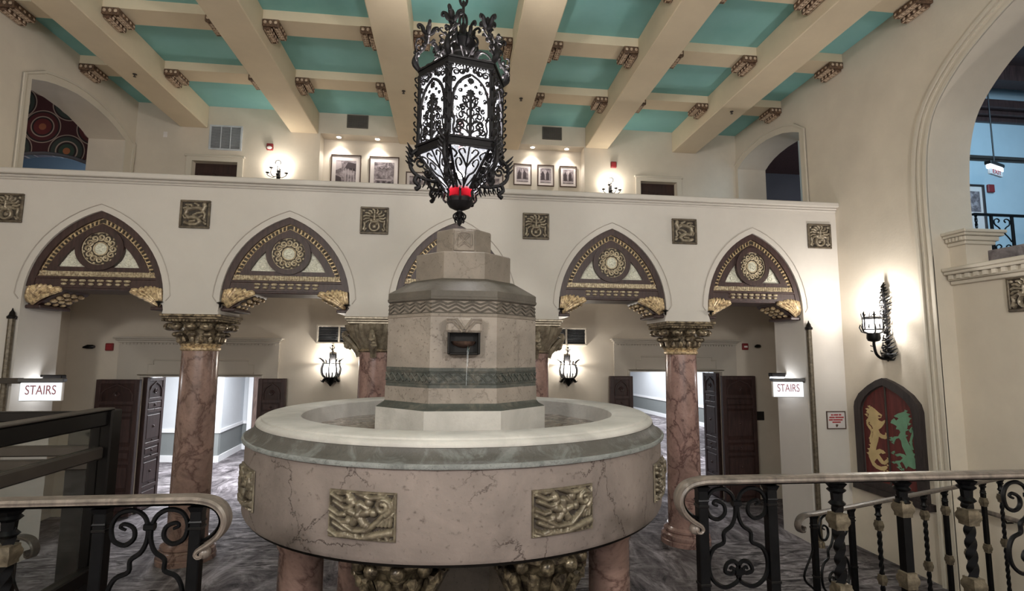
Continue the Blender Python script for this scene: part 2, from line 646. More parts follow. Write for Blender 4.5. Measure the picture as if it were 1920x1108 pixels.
def water():
    n = N('rippled_water')
    n.set(color=(150, 138, 128), rough=.06, spec=.8)
    vec = n.mapping((1, 1, 1))
    n.bump(n.noise(7, 5, .6, 1.5, vec), .6, .05)
    f = n.noise(6, 6, .65, 1.6)
    n.set(color=n.ramp(f, [(.38, (92, 82, 76)), (.55, (150, 138, 128)), (.7, (206, 198, 190))]))
    return n.m
M['water'] = water()
def falling():
    n = N('falling_water')
    t = n.node('ShaderNodeBsdfTransparent')
    g = n.node('ShaderNodeBsdfGlossy', inputs={'Roughness': .12, 'Color': (.9, .95, .95, 1)})
    mx = n.node('ShaderNodeMixShader', inputs={0: .14})
    n.t.links.new(t.outputs[0], mx.inputs[1])
    n.t.links.new(g.outputs[0], mx.inputs[2])
    n.t.links.new(mx.outputs[0], n.out.inputs[0])
    return n.m
M['falling'] = falling()

def stencil():
    """staggered rosettes, red and green, ringed with pale strapwork (pattern lies in the wall's x-z plane)"""
    n = N('stencilled_tracery_paint')
    def dist(off):
        v = n.node('ShaderNodeVectorMath', operation='MULTIPLY_ADD', inputs={0: n.tc, 1: (1.05, 0, 1.05), 2: (off, 0, off)}).outputs[0]
        v = n.node('ShaderNodeVectorMath', operation='FRACTION', inputs={0: v}).outputs[0]
        v = n.node('ShaderNodeVectorMath', operation='SUBTRACT', inputs={0: v, 1: (.5, 0, .5)}).outputs[0]
        return n.node('ShaderNodeVectorMath', operation='LENGTH', inputs={0: v}).outputs['Value']
    d1, d2 = dist(20.0), dist(20.5)
    pale, dark = (150, 134, 124), (34, 24, 26)
    A = n.ramp(d1, [(0, (140, 84, 60)), (.07, (92, 34, 36)), (.17, dark), (.20, pale), (.225, (74, 28, 32)), (.30, dark), (.33, pale), (.35, (60, 26, 30))], True)
    B = n.ramp(d2, [(0, (146, 92, 60)), (.07, (44, 62, 52)), (.15, dark), (.19, pale), (.215, (50, 58, 54)), (.30, dark), (.33, pale), (.35, (60, 26, 30))], True)
    f = n.math('LESS_THAN', d2, d1)
    n.set(color=n.mix(f, A, B), rough=.8)
    return n.m
M['stencil'] = stencil()

# ================================================================== STRUCTURE
XW = 5.97
ZC = 7.44
struct('floor', G().box(-13, 13, -8, 28, -.12, 0), M['carpet'])
lg = G().box(-XW, XW, -8, 2.75, 0, 1.15)
struct('floor_landing', lg, M['carpet'])
for sx, nm in ((1, 'floor_stair_right'), (-1, 'floor_stair_left')):
    struct(nm, G().prism([(sx * 2.73, 2.75), (sx * 2.73, 3.9), (sx * XW, 5.02), (sx * XW, 2.75)], 0, .42, 'z'), M['carpet'])
struct('ceiling', G().box(-6.6, 6.6, -8, 10.9, ZC, ZC + .15), M['teal'])
BEAMS = [(-5.20, -4.70), (-3.18, -2.66), (-1.13, -.62), (.80, 1.32), (2.68, 3.16), (4.55, 5.07)]
for i, (a, b) in enumerate(BEAMS):
    y1 = 10.6 if i in (2, 3) else 10.3
    struct('ceiling_beam', G().bbox(a, b, -8, y1, 7.0, ZC, .012), M['beam'], 30)
JOISTS = [8.70, 7.15, 5.60, 4.05, 2.5, .95, -.6, -2.15]
for y in JOISTS:
    struct('ceiling_joist', G().box(-XW, XW, y, y + .36, 7.30, ZC), M['beam'])

# side walls with their half-arched gallery windows and the great arch
WR = [(8.20, 4.5), (8.22, 6.63), (8.40, 6.71), (8.65, 6.80), (8.9, 6.85), (9.14, 6.88), (9.42, 6.88), (9.69, 6.85), (9.88, 6.81), (10.05, 6.75), (10.2, 6.67), (10.2, 4.5)]
WL = [(7.82, 4.5), (7.81, 6.56), (8.07, 6.66), (8.25, 6.71), (8.44, 6.75), (8.68, 6.785), (8.91, 6.79), (9.2, 6.77), (9.46, 6.73), (9.75, 6.65), (9.98, 6.56), (9.98, 4.5)]
ARC = smooth_line([(5.87, 4.0), (5.88, 4.6), (5.86, 5.10), (5.80, 5.50), (5.66, 5.86), (5.34, 6.20), (4.97, 6.44), (4.60, 6.61), (4.15, 6.75), (3.75, 6.82), (3.40, 6.84)], 4)
ARC_IN = [(5.87, 0.0)] + ARC + [(6.80 - y, z) for y, z in reversed(ARC[:-1])] + [(.93, 0.0)]
struct('wall_right', G().prism([(-8, 0), (.93, 0)] + list(reversed(ARC_IN))[1:-1] + [(5.87, 0), (8.24, 0), (8.24, 3.95), (10.05, 3.95), (10.05, 0), (10.6, 0), (10.6, ZC), (-8, ZC)], XW, 6.57, 'x', [WR]), M['wall'], 25)
struct('wall_left', G().prism([(-8, 0), (8.24, 0), (8.24, 3.95), (10.05, 3.95), (10.05, 0), (10.6, 0), (10.6, ZC), (-8, ZC)], -XW, -6.57, 'x', [WL]), M['wall'], 25)

def offset_out(path, cen, d):
    return [(p[0] + d * (p[0] - cen[0]) / max(1e-6, math.hypot(p[0] - cen[0], p[1] - cen[1])),
             p[1] + d * (p[1] - cen[1]) / max(1e-6, math.hypot(p[0] - cen[0], p[1] - cen[1]))) for p in path]

def band(path, d0, d1, x0, x1, side):
    """moulding that follows an open path at normal offsets d0..d1 (away from the opening)"""
    def off(d):
        out = []
        for i, p in enumerate(path):
            a = Vector(path[max(i - 1, 0)])
            b = Vector(path[min(i + 1, len(path) - 1)])
            t = (b - a).normalized()
            nn = Vector((t.y, -t.x)) * side
            k = 1.0
            if 0 < i < len(path) - 1:
                t1 = (Vector(p) - a).normalized()
                k = 1 / max(.5, abs(t1.dot(t)))
            out.append((p[0] + nn.x * d * k, p[1] + nn.y * d * k))
        return out
    return G().prism(off(d0) + list(reversed(off(d1))), x0, x1, 'x')

g = band(ARC_IN, 0.0, .19, XW, XW - .012, 1)
for d0, d1, h in ((.0, .045, .026), (.10, .125, .03), (.15, .19, .045)):
    b2 = band(ARC_IN, d0, d1, XW, XW - h, 1)
    g.add(b2.v, b2.f)
struct('trim_1', g, M['trim'], 25)
for k, (pth, xx, sd) in enumerate(((WR, XW, -1), (WL, -XW, -1))):
    s = -1 if xx > 0 else 1
    g = band(pth, 0, .15, xx, xx + s * .022, sd)
    b2 = band(pth, .115, .15, xx, xx + s * .04, sd)
    g.add(b2.v, b2.f)
    struct('trim_%d' % (k + 2), g, M['trim'], 25)

# parapet wall and pier inside the great arch
g = G().box(6.2, 6.5, .93, 5.87, 0, 3.70)
struct('wall_parapet', g, M['wall'])
g = G()
for z0, z1, d in ((3.64, 3.69, .04), (3.69, 3.76, .075), (3.76, 3.80, .13), (3.80, 3.845, .15)):
    g.bbox(6.2 - d, 6.55, .93, 5.86, z0, z1, .01)
for i in range(46):
    y = 1.0 + i * .106
    g.box(6.2 - .105, 6.2, y, y + .05, 3.705, 3.755)
struct('trim_4', g, M['trim'])
g = G().box(6.2, 6.56, 5.66, 5.87, 3.845, 4.18)
struct('wall_pier', g, M['wall'])
g = G()
for z0, z1, d in ((4.12, 4.165, .03), (4.165, 4.22, .055), (4.22, 4.255, .09), (4.255, 4.295, .11)):
    g.bbox(6.2 - d, 6.56 + d, 5.66 - d, 5.87, z0, z1, .008)
for i in range(5):
    g.box(6.2 - .075, 6.2, 5.64 + i * .045, 5.664 + i * .045, 4.17, 4.215)
struct('trim_5', g, M['trim'])

# arcade wall: five pointed arches between jambs and columns
S_, HW, ZSP = 2.30, .84, 3.43
AH = 1.19
AR = (AH * AH + HW * HW) / (2 * HW)
AC = AR - HW
EDGES = [(-5.55, -3.83), (-3.12, -1.41), (-.80, .84), (1.54, 3.165), (3.81, 5.34)]
CX = [(a + b) / 2 for a, b in EDGES]
HWS = [(b - a) / 2 for a, b in EDGES]
def arch_pts(cx, d=0.0, n=14, z0=0.0, hw=.84):
    """left spring -> apex -> right spring of a pointed arch, inset by d, starting z0 above the spring line"""
    r = AR - d
    t0 = math.asin(z0 / r)
    t1 = math.acos(AC / r)
    L = [(cx + AC - r * cos(t0 + (t1 - t0) * i / n), ZSP + r * sin(t0 + (t1 - t0) * i / n)) for i in range(n + 1)]
    L = [(cx + (x - cx) * hw / .84, z) for x, z in L]
    R = [(2 * cx - x, z) for x, z in reversed(L[:-1])]
    return L + R
out = [(-XW, 0), (-5.55, 0), (-5.55, 3.35)]
for k in range(5):
    out += arch_pts(CX[k], hw=HWS[k])
    if k < 4:
        xc = (EDGES[k][1] + EDGES[k + 1][0]) / 2
        q = (EDGES[k + 1][0] - EDGES[k][1]) / 2 - .31
        out += [(xc - .31 - q, 3.40), (xc - .335 - q, 3.385), (xc - .31 - q, 3.36), (xc - .345, 3.30), (xc - .355, 3.245), (xc + .355, 3.245), (xc + .345, 3.30), (xc + .31 + q, 3.36), (xc + .335 + q, 3.385), (xc + .31 + q, 3.40)]
out += [(5.34, 3.35), (5.34, 0), (XW, 0), (XW, 5.05), (-XW, 5.05)]
struct('wall_arcade', G().prism(out, 7.5, 8.24, 'y'), M['white'], 20)
# fine roll moulding that outlines each arch
g = G()
for k in range(5):
    cx = CX[k]
    P = [(x, 7.497, z) for x, z in arch_pts(cx, -.085, 12, .06, HWS[k])]
    e0 = [(cx - HWS[k] - .035, 7.497, 3.42), (cx - HWS[k] - .065, 7.497, 3.46)]
    e1 = [(2 * cx - x, y, z) for x, y, z in reversed(e0)]
    g.tube(e0 + P + e1, .0075, 5)
struct('trim_6', g, flat('grey_line_moulding', (172, 164, 156)), 60)
# parapet cap along the gallery
g = G()
for z0, z1, d in ((5.0, 5.03, .03), (5.03, 5.06, .05), (5.06, 5.135, .10)):
    g.bbox(-XW, XW, 7.5 - d, 8.3, z0, z1, .012)
struct('trim_7', g, M['white'])
struct('floor_gallery', G().box(-XW, XW, 8.24, 10.62, 3.95, 4.2), M['wall'])

# gallery back wall with its shallow recess and two doors
gh = [[(-2.62, 4.21), (2.66, 4.21), (2.66, 7.02), (-2.62, 7.02)], [(-4.93, 4.21), (-4.11, 4.21), (-4.11, 6.34), (-4.93, 6.34)], [(3.84, 4.21), (4.63, 4.21), (4.63, 6.34), (3.84, 6.34)]]
struct('wall_gallery', G().prism([(-XW, 4.2), (XW, 4.2), (XW, ZC), (-XW, ZC)], 10.3, 10.6, 'y', gh), M['wall'])
struct('wall_recess', G().box(-2.9, 2.9, 10.6, 10.75, 4.2, ZC), M['wall'])
for k, (a, b) in enumerate(((-4.93, -4.11), (3.84, 4.63))):
    d = struct('door_%d' % (k + 1), G().box(a, b, 10.42, 10.47, 4.21, 6.34), M['door_wood'])
    g = G()
    for (p, q, r, t) in ((.08, .46, .25, .95), (.54, .92, .25, .95)):
        for z0, z1 in ((4.4, 5.2), (5.35, 6.15)):
            g.bbox(a + p * (b - a), a + q * (b - a), 10.40, 10.42, z0, z1, .01)
    g.build('panel', M['door_wood'], d)
    g = G().prism([(a - .1, 4.21), (a - .1, 6.44), (b + .1, 6.44), (b + .1, 4.21), (b, 4.21), (b, 6.34), (a, 6.34), (a, 4.21)], 10.26, 10.31, 'y')
    g.bbox(a - .13, b + .13, 10.24, 10.3, 6.42, 6.46, .01)
    struct('trim_%d' % (8 + k), g, M['trim'])

# back wall of the passage, door surrounds
OPL, OPR = (-5.33, -3.34, 2.31), (3.42, 5.28, 2.43)
hol = [(-6.56, 0), (OPL[0], 0), (OPL[0], OPL[2]), (OPL[1], OPL[2]), (OPL[1], 0), (OPR[0], 0), (OPR[0], OPR[2]), (OPR[1], OPR[2]), (OPR[1], 0), (6.56, 0), (6.56, 3.95), (-6.56, 3.95)]
for sx, nm in ((-1, 'wall_passage_left_end'), (1, 'wall_passage_right_end')):
    struct(nm, G().box(min(sx * 6.56, sx * 6.68), max(sx * 6.56, sx * 6.68), 8.1, 10.1, 0, 4.0), M['wall'])
struct('wall_passage', G().prism(hol, 9.95, 10.25, 'y'), M['wall'])
for k, (op, x0, x1, zt) in enumerate(((OPL, -5.77, -2.98, 3.0), (OPR, 3.04, 5.65, 3.06))):
    g = G().prism([(x0 + .07, 0), (x0 + .07, zt - .05), (x1 - .07, zt - .05), (x1 - .07, 0), (op[1], 0), (op[1], op[2]), (op[0], op[2]), (op[0], 0)], 9.90, 9.95, 'y')
    for z0, z1, d in ((zt - .10, zt - .06, .03), (zt - .06, zt - .03, .06), (zt - .03, zt, .09)):
        g.bbox(x0 + .09 - d, x1 - .09 + d, 9.90 - d, 9.95, z0, z1, .008)
    n = 44
    for i in range(n):
        xx = x0 + .1 + (x1 - x0 - .2) * i / n
        g.box(xx, xx + .03, 9.878, 9.90, zt - .13, zt - .105)
    a, b, z0, z1 = op[0] + .12, op[1] - .12, op[2] + .05, op[2] + .29
    c = .09
    P = [(a, z0), (a, z1 - .07), (a + c, z1 - .07), (a + c, z1), (b - c, z1), (b - c, z1 - .07), (b, z1 - .07), (b, z0)]
    g.tube([(x, 9.897, z) for x, z in P], .014, 6, closed=True)
    g.tube([(x, 9.899, z) for x, z in [(op[0] - .03, 0), (op[0] - .03, op[2] + .03), (op[1] + .03, op[2] + .03), (op[1] + .03, 0)]], .022, 6)
    struct('trim_%d' % (10 + k), g, M['header'])

# corridors beyond the doorways
struct('ceiling_corridor', G().box(-12, 12.5, 10.25, 28, 2.95, 3.05), M['corr_wall'])
def corridor_wall(name, pts, th=.1):
    """upper paint, grey dado, white chair rail and baseboard along a polyline"""
    for part, mk, z0, z1, off in (('wall', 'corr_wall', .75, 2.95, 0), ('dado', 'corr_dado', 0, .75, 0), ('chair_rail', 'corr_trim', .72, .80, .03), ('baseboard', 'corr_trim', 0, .16, .025)):
        g = G()
        for (ax, ay), (bx, by) in zip(pts[:-1], pts[1:]):
            d = Vector((bx - ax, by - ay)).normalized()
            nn = Vector((-d.y, d.x))
            q = [Vector((ax, ay)) + nn * off, Vector((bx, by)) + nn * off, Vector((bx, by)) - nn * th, Vector((ax, ay)) - nn * th]
            g.prism([(v.x, v.y) for v in q], z0, z1, 'z')
        if part == 'wall':
            o = struct(name, g, M[mk])
        else:
            g.build(part, M[mk], o)
corridor_wall('wall_corridor_left', [(-5.88, 16.2), (-5.76, 14.35), (-9.0, 14.75)])
corridor_wall('wall_corridor_left_end', [(-2.0, 16.2), (-5.88, 16.2)])
corridor_wall('wall_corridor_right', [(9.9, 10.3), (9.9, 19.0), (9.1, 27.0)])
corridor_wall('wall_corridor_right_end', [(9.3, 26.8), (2.0, 26.8)])
corridor_wall('wall_corridor_dividing', [(-2.0, 10.25), (-2.0, 16.3)])
corridor_wall('wall_corridor_inner', [(2.0, 26.8), (2.0, 10.25)])
corridor_wall('wall_corridor_outer', [(-9.0, 14.8), (-9.0, 10.25)])
d = struct('door_3', G().bbox(-5.60, -4.70, 16.10, 16.16, 0, 2.08, .01), M['brown_door'])
G().tube([(-5.42, 16.05, .85), (-5.42, 16.05, 1.75)], .018, 8).build('handle', M['dark_metal'], d)
struct('trim_12', G().prism([(-5.72, 0), (-5.72, 2.2), (-4.58, 2.2), (-4.58, 0), (-4.70, 0), (-4.70, 2.08), (-5.60, 2.08), (-5.60, 0)], 16.07, 16.2, 'y'), M['corr_trim'])

# upper hall beyond the great arch
struct('floor_upper_hall', G().box(6.5, 13, 0, 9.0, 3.9, 4.05), M['carpet'])
struct('wall_upper_hall', G().box(6.57, 13, 9.0, 9.12, 4.05, 8.4), M['blue_wall'])
struct('wall_upper_hall_end', G().box(13, 13.1, 0, 9.1, 4.05, 8.4), M['blue_wall'])
struct('wall_upper_hall_side', G().box(6.5, 13, -.1, 0, 4.05, 8.4), M['blue_wall'])
struct('wall_upper_hall_arch_side', G().box(6.57, 6.7, 0, 9.0, 7.1, 8.4), M['blue_wall'])
g = G().box(6.57, 13, 0, 9.1, 8.2, 8.35)
for i in range(6):
    g.box(6.57, 13, 1.0 + i * 1.45, 1.3 + i * 1.45, 7.9, 8.2)
struct('ceiling_upper_hall', g, M['dark_wood'])
g = G()
for z0, z1, dd in ((7.42, 7.52, .08), (7.52, 7.62, .16), (7.62, 7.80, .26)):
    g.bbox(6.57, 13, 9.0 - dd, 9.02, z0, z1, .02)
struct('trim_13', g, M['dark_wood'])
g = G()
for z0, z1, dd in ((6.62, 6.66, .03), (6.66, 6.72, .06)):
    g.bbox(6.57, 13, 9.0 - dd, 9.02, z0, z1, .01)
struct('trim_14', g, M['grey_metal'])
# dim rooms behind the two half-arched windows
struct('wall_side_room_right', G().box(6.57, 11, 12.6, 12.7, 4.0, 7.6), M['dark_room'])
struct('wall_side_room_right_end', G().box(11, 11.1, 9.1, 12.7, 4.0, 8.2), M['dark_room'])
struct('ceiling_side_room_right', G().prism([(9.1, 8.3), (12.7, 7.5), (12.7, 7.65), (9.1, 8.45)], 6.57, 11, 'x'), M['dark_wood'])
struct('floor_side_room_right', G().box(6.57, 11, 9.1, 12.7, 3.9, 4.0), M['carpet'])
lamp('side_room_lamp', 'POINT', (9.6, 10.4, 5.2), 48, (.8, .86, 1.0), .2)
hole = [(-9.75, 4.01)] + [(-8.0 + 2.0 * cos(rad(150 - 120 * i / 16)), 4.60 + 2.0 * sin(rad(150 - 120 * i / 16))) for i in range(17)] + [(-6.25, 4.01)]
struct('wall_side_room_left', G().prism([(-13, 4.0), (-6.0, 4.0), (-6.0, 9.0), (-13, 9.0)], 11.0, 11.2, 'y', [hole]), M['stencil'])
g = G().tube([(x, 10.99, z) for x, z in hole[1:-1]], .035, 6)
struct('trim_15', g, M['dark_room'])
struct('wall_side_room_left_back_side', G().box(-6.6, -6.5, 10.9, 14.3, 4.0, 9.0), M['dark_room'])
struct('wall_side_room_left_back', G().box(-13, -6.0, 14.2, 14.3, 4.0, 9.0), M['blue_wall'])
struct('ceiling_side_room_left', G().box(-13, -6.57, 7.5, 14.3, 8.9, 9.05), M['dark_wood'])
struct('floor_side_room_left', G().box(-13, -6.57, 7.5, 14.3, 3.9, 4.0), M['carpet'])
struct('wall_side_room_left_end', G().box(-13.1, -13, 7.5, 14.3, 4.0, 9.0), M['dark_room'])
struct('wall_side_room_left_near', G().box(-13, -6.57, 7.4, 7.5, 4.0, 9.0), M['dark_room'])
lamp('side_room_lamp', 'POINT', (-8.6, 12.6, 6.0), 40, (.62, .78, 1.0), .2)
lamp('side_room_lamp', 'POINT', (-9.2, 9.2, 5.6), 34, (1.0, .84, .7), .2)

# ================================================================== ARCADE ORNAMENT
ORD = ['first', 'second', 'third', 'fourth', 'fifth', 'sixth']
# ---- carved tympana
def tympanum():
    t = thing('arch_tympanum', 'carved dark wood tympanum filling the first pointed arch from the left', 'tympanum', (CX[0], 7.56, ZSP), group='tympana in the five pointed arches')
    L = lambda P: [(x, z - ZSP) for x, z in P]
    zb = .40            # top of the gilded base band above the spring line
    # dark wood backing and frame, raised in steps
    P = L(arch_pts(0, .0, 14, .16))
    g = G().prism(P, .05, .55, 'y')
    a0, a1 = L(arch_pts(0, .0, 14, .16)), L(arch_pts(0, .085, 14, .16))
    g.prism(a0 + list(reversed(a1)), -.03, .06, 'y')
    a0, a1 = L(arch_pts(0, .155, 14, zb)), L(arch_pts(0, .25, 14, zb))
    g.prism(a0 + list(reversed(a1)), -.01, .06, 'y')
    g.box(-.62, .62, -.01, .06, zb - .03, zb + .03)
    g.build('wood_panel', M['dark_wood'], t, smooth=20)
    # gilded ribbed band along both arcs
    g = G()
    a0, a1 = L(arch_pts(0, .09, 26, .30)), L(arch_pts(0, .15, 26, .30))
    gb = G().prism(a0 + list(reversed(a1)), .01, .05, 'y').build('border_ground', M['shade_ground'], t)
    g.tube([(x, .008, z) for x, z in a0], .007, 5)
    g.tube([(x, .008, z) for x, z in a1], .007, 5)
    m0, m1 = L(arch_pts(0, .093, 38, .31)), L(arch_pts(0, .147, 38, .31))
    for i in range(0, len(m0), 2):
        if abs(m0[i][0]) < .01:
            continue
        p, q = m0[i], m1[min(i, len(m1) - 1)]
        g.tube([(p[0], .0, p[1]), (q[0], .0, q[1])], .013, 6)
    g.build('gilded_border', M['gold'], gb)
    # gilded base band with close ribs
    g = G().box(-.74, .74, .0, .06, .305, .375)
    for i in range(44):
        x = -.725 + i * .0337
        g.tube([(x, -.004, .313), (x, -.004, .367)], .011, 5)
    g.tube([(-.75, -.005, .302), (.75, -.005, .302)], .008, 5)
    g.build('base_band', M['gold_soft'], t)
    # pale carved spandrels: little scrolls
    for sd in (-1, 1):
        a1 = L(arch_pts(0, .25, 14, zb + .03))
        half = [p for p in a1 if p[0] * sd >= 0.0]
        if sd > 0:
            half = list(reversed(half))
        P = half + [(0.0, zb + .03)]
        g = G().prism(P, .03, .06, 'y')
        for cx, cz, r in ((.34, .50, .055), (.40, .62, .045), (.50, .475, .04), (.31, .70, .035), (.24, .475, .03)):
            g.tube([(sd * x, .028, z) for x, z in spiral(cx, cz, r, r * .25, 1.0, 1.6)], .008, 5)
        for cx, cz in ((.44, .54), (.55, .46), (.28, .60), (.36, .56)):
            g.tube([(sd * cx, .028, cz), (sd * (cx + .03), .024, cz + .02), (sd * (cx + .055), .028, cz + .015)], [.004, .011, .003], 5)
        g.build('pale_spandrel', M['cream_carved'], t)
    # round medallion
    cz = .68
    def ring(r0, r1, y0, y1):
        n = 40
        o = [(r1 * cos(2 * PI * i / n), cz + r1 * sin(2 * PI * i / n)) for i in range(n)]
        h = [(r0 * cos(2 * PI * i / n), cz + r0 * sin(2 * PI * i / n)) for i in range(n)]
        return G().prism(o, y0, y1, 'y', [h])
    g = ring(.222, .295, -.035, .06)
    g.build('medallion_ring', M['dark_wood'], t)
    gm = ring(.08, .226, .0, .06)
    g = G()
    for r_ in (.085, .222):
        g.tube([(r_ * cos(2 * PI * i / 40), -.002, cz + r_ * sin(2 * PI * i / 40)) for i in range(40)], .010, 5, closed=True)
    for k in range(12):
        a = 2 * PI * k / 12
        c, s = cos(a), sin(a)
        sp = spiral(.155, 0, .045, .012, 2.0, 1.3, 12)
        g.tube([(x * c - z * s, -.004, cz + x * s + z * c) for x, z in sp], .012, 5)
        g.sphere((.205 * cos(a + .2), -.002, cz + .205 * sin(a + .2)), .016, 6, 5)
    md = gm.build('medallion', M['shade_ground'], t)
    g.build('gilded_scrolls', M['gold_soft'], md)
    g = G()
    g.lathe([(.085, 0), (.082, .02), (.06, .03), (.05, .022), (.03, .03), (.001, .034)], 24)
    g.xf(lambda p: (p.x, .03 - p.z * 1.4, cz + p.y))
    for k in range(5):
        g.sphere((.03 * cos(k * 1.2566), -.018, cz + .03 * sin(k * 1.2566)), .014, 6, 5)
    g.build('centre_boss', M['cream_carved'], md)
    # lintel beam
    g = G().box(-.80, .80, -.02, .56, .15, .30)
    g.bbox(-.80, .80, -.028, .0, .262, .300, .01)
    g.bbox(-.80, .80, .0, .56, .12, .165, .01)
    g.build('lintel', M['dark_wood'], t)
    # row of gilded lozenges along the lintel
    g = G()
    for i in range(8):
        x = -.38 + i * .108
        g.bbox(x - .042, x + .042, -.05, -.015, .228, .258, .012)
        g.sphere((x - .004, -.03, .196), .034, 8, 6, (1.05, .7, .55))
    g.build('lozenge_row', M['gold_soft'], t)
    # brackets: quarter-round wooden consoles with gilded acanthus leaves
    for sd in (-1, 1):
        prof = [(.82, .16), (.42, .16), (.425, .12), (.45, .085), (.50, .06), (.56, .035), (.62, -.01), (.68, -.06), (.74, -.10), (.82, -.12)]
        g = G().prism([(sd * x, z) for x, z in prof], .03, .56, 'y')
        g.bbox(min(sd * .66, sd * .84), max(sd * .66, sd * .84), .0, .58, -.13, -.085, .01)
        br = g.build('bracket', M['dark_wood'], t)
        g = G()
        # leaf ribs fanning from the wall to the curled tip
        for k in range(8):
            th = rad(96 + 56 * k / 7)
            rr = .235 + .185 * (k / 7) ** 1.3
            P3 = smooth_line([(.815 + .05 * cos(th), .02, -.10 + .05 * sin(th)), (.815 + .5 * rr * cos(th), -.03, -.10 + .5 * rr * sin(th) + .012), (.815 + rr * cos(th), -.025, -.10 + rr * sin(th)), (.815 + (rr + .02) * cos(th), -.005, -.10 + (rr + .02) * sin(th))], 4)
            g.tube([(sd * x, y, z) for x, y, z in P3], [.012] + [.023] * (len(P3) - 2) + [.018], 6)
        for x, z, r in ((.455, .125, .045), (.50, .085, .036), (.55, .14, .04), (.62, .15, .036), (.70, .15, .03), (.58, .05, .03)):
            g.sphere((sd * x, -.012, z), r, 8, 6, (1, .8, .85))
        for y in (.16, .30, .44):
            for k in range(5):
                u = k / 4
                g.sphere((sd * (.46 + .30 * u), y, .06 - .15 * u), .042, 8, 6, (.9, 1.2, .7))
        g.build('gilded_leaf', M['gold'], br)
    return t
tym = tympanum()
TN = ['first pointed arch from the left', 'second pointed arch from the left', 'middle pointed arch behind the fountain', 'second pointed arch from the right', 'pointed arch nearest the right-hand wall']
for k in range(1, 5):
    dup(tym, (CX[k], 7.56, ZSP), 'carved dark wood tympanum with gilded medallion in the ' + TN[k], scale=(HWS[k] / .843, 1, 1))
tym.scale = (HWS[0] / .843, 1, 1)
tym['label'] = 'carved dark wood tympanum with gilded medallion in the ' + TN[0]

# ---- marble columns
def column(loc, label, capital, mat, name='marble_column'):
    t = thing(name, label, 'column', loc, group='rose marble columns of the arcade')
    g = G().lathe([(.36, 0), (.36, .06), (.345, .07), (.355, .10), (.345, .135), (.31, .15), (.30, .165), (.315, .185), (.31, .21), (.285, .225), (.265, .24), (.262, .27)], 40)
    g.build('base', mat, t)
    g = G().lathe([(.252, .26), (.246, .31), (.243, .9), (.238, 1.7), (.230, 2.6), (.228, 2.80)], 48)
    g.build('shaft', mat, t)
    if capital == 'leafy':
        g = G().lathe([(.232, 2.76), (.25, 2.775), (.252, 2.80), (.235, 2.815), (.245, 2.83), (.262, 2.845), (.245, 2.86)], 40)
        g.build('necking', M['gold'], t)
        g = G().lathe([(.235, 2.85), (.245, 2.9), (.25, 2.98), (.27, 3.06), (.33, 3.15)], 32)
        for k in range(16):
            a = 2 * PI * k / 16
            P = [(.235 * cos(a), .235 * sin(a), 2.86), (.268 * cos(a), .268 * sin(a), 2.90), (.285 * cos(a), .285 * sin(a), 2.945), (.30 * cos(a), .30 * sin(a), 2.955)]
            g.tube(P, [.02, .036, .03, .012], 6)
        for k in range(10):
            a = 2 * PI * (k + .5) / 10
            g.sphere((.30 * cos(a), .30 * sin(a), 2.985), .062, 10, 7, (1, 1, .62))
        for k in range(12):
            a = 2 * PI * k / 12
            q = .375 + .045 * abs(sin(2 * a)) ** 2
            g.sphere((q * cos(a) * .93, q * sin(a) * .93, 3.085), .085, 10, 8, (1, 1, .66))
            for j in (-1, 0, 1):
                b = a + j * .09
                g.sphere(((q + .05) * .93 * cos(b), (q + .05) * .93 * sin(b), 3.10), .03, 6, 5)
        g.build('capital', M['gold_dark'], t)
    else:
        g = G().lathe([(.232, 2.76), (.25, 2.775), (.25, 2.80), (.232, 2.815)], 40)
        g.build('necking', M['gold_dark'], t)
        # fluted bell that flares into long curled horns
        g = G()
        n = 32
        prof = [(.22, 2.72), (.235, 2.80), (.27, 2.88), (.33, 2.97), (.355, 3.05), (.375, 3.10), (.38, 3.15)]
        g.lathe(prof, 96, fn=lambda a, z, r: 1 + .035 * (z - 2.7) / .4 * cos(24 * a) + .16 * max(0, (z - 2.8) / .35) * abs(cos(2 * a)) ** 4)
        for k in range(4):
            a = k * PI / 2
            c, s = cos(a), sin(a)
            P = smooth_line([(.235, 2.70), (.275, 2.79), (.345, 2.88), (.40, 2.935), (.445, 2.975), (.455, 3.015), (.43, 3.03), (.415, 3.005)], 4)
            g.tube([(x * c, x * s, z) for x, z in P], [.045] * 4 + [.052] * 12 + [.036] * (len(P) - 16), 8, flat=1.3)
            for dx, dz, r in ((.40, 2.855, .05), (.36, 2.83, .036), (.425, 2.89, .034)):
                g.sphere((dx * c - .02 * s, dx * s + .02 * c, dz), r, 8, 6)
        g.build('capital', M['bronze_relief'], t)
    # abacus block
    g = G()
    for z0, z1, d in ((3.15, 3.185, .355), (3.185, 3.215, .37), (3.215, 3.25, .39)):
        g.bbox(-d, d, -d, d, z0, z1, .008)
    if capital == 'leafy':
        for k in range(16):
            x = -.34 + k * .0453
            for (u, v) in ((x, -.362), (x, .362), (-.362, x), (.362, x)):
                g.sphere((u, v, 3.165), .016, 6, 5)
    g.build('abacus', M['gold_dark'] if capital == 'leafy' else M['bronze_relief'], t)
    return t
column((-3.47, 7.87, 0), 'rose marble column with leafy gilded capital between the first and second arches', 'leafy', M['marble_brown'])
column((3.53, 7.87, 0), 'rose marble column with leafy gilded capital between the last two arches', 'leafy', M['marble'])
column((-1.08, 7.87, 0), 'rose marble column with horned fluted capital just left of the fountain tower', 'horned', M['marble'])
column((1.22, 7.87, 0), 'rose marble column with horned fluted capital just right of the fountain tower', 'horned', M['marble'])

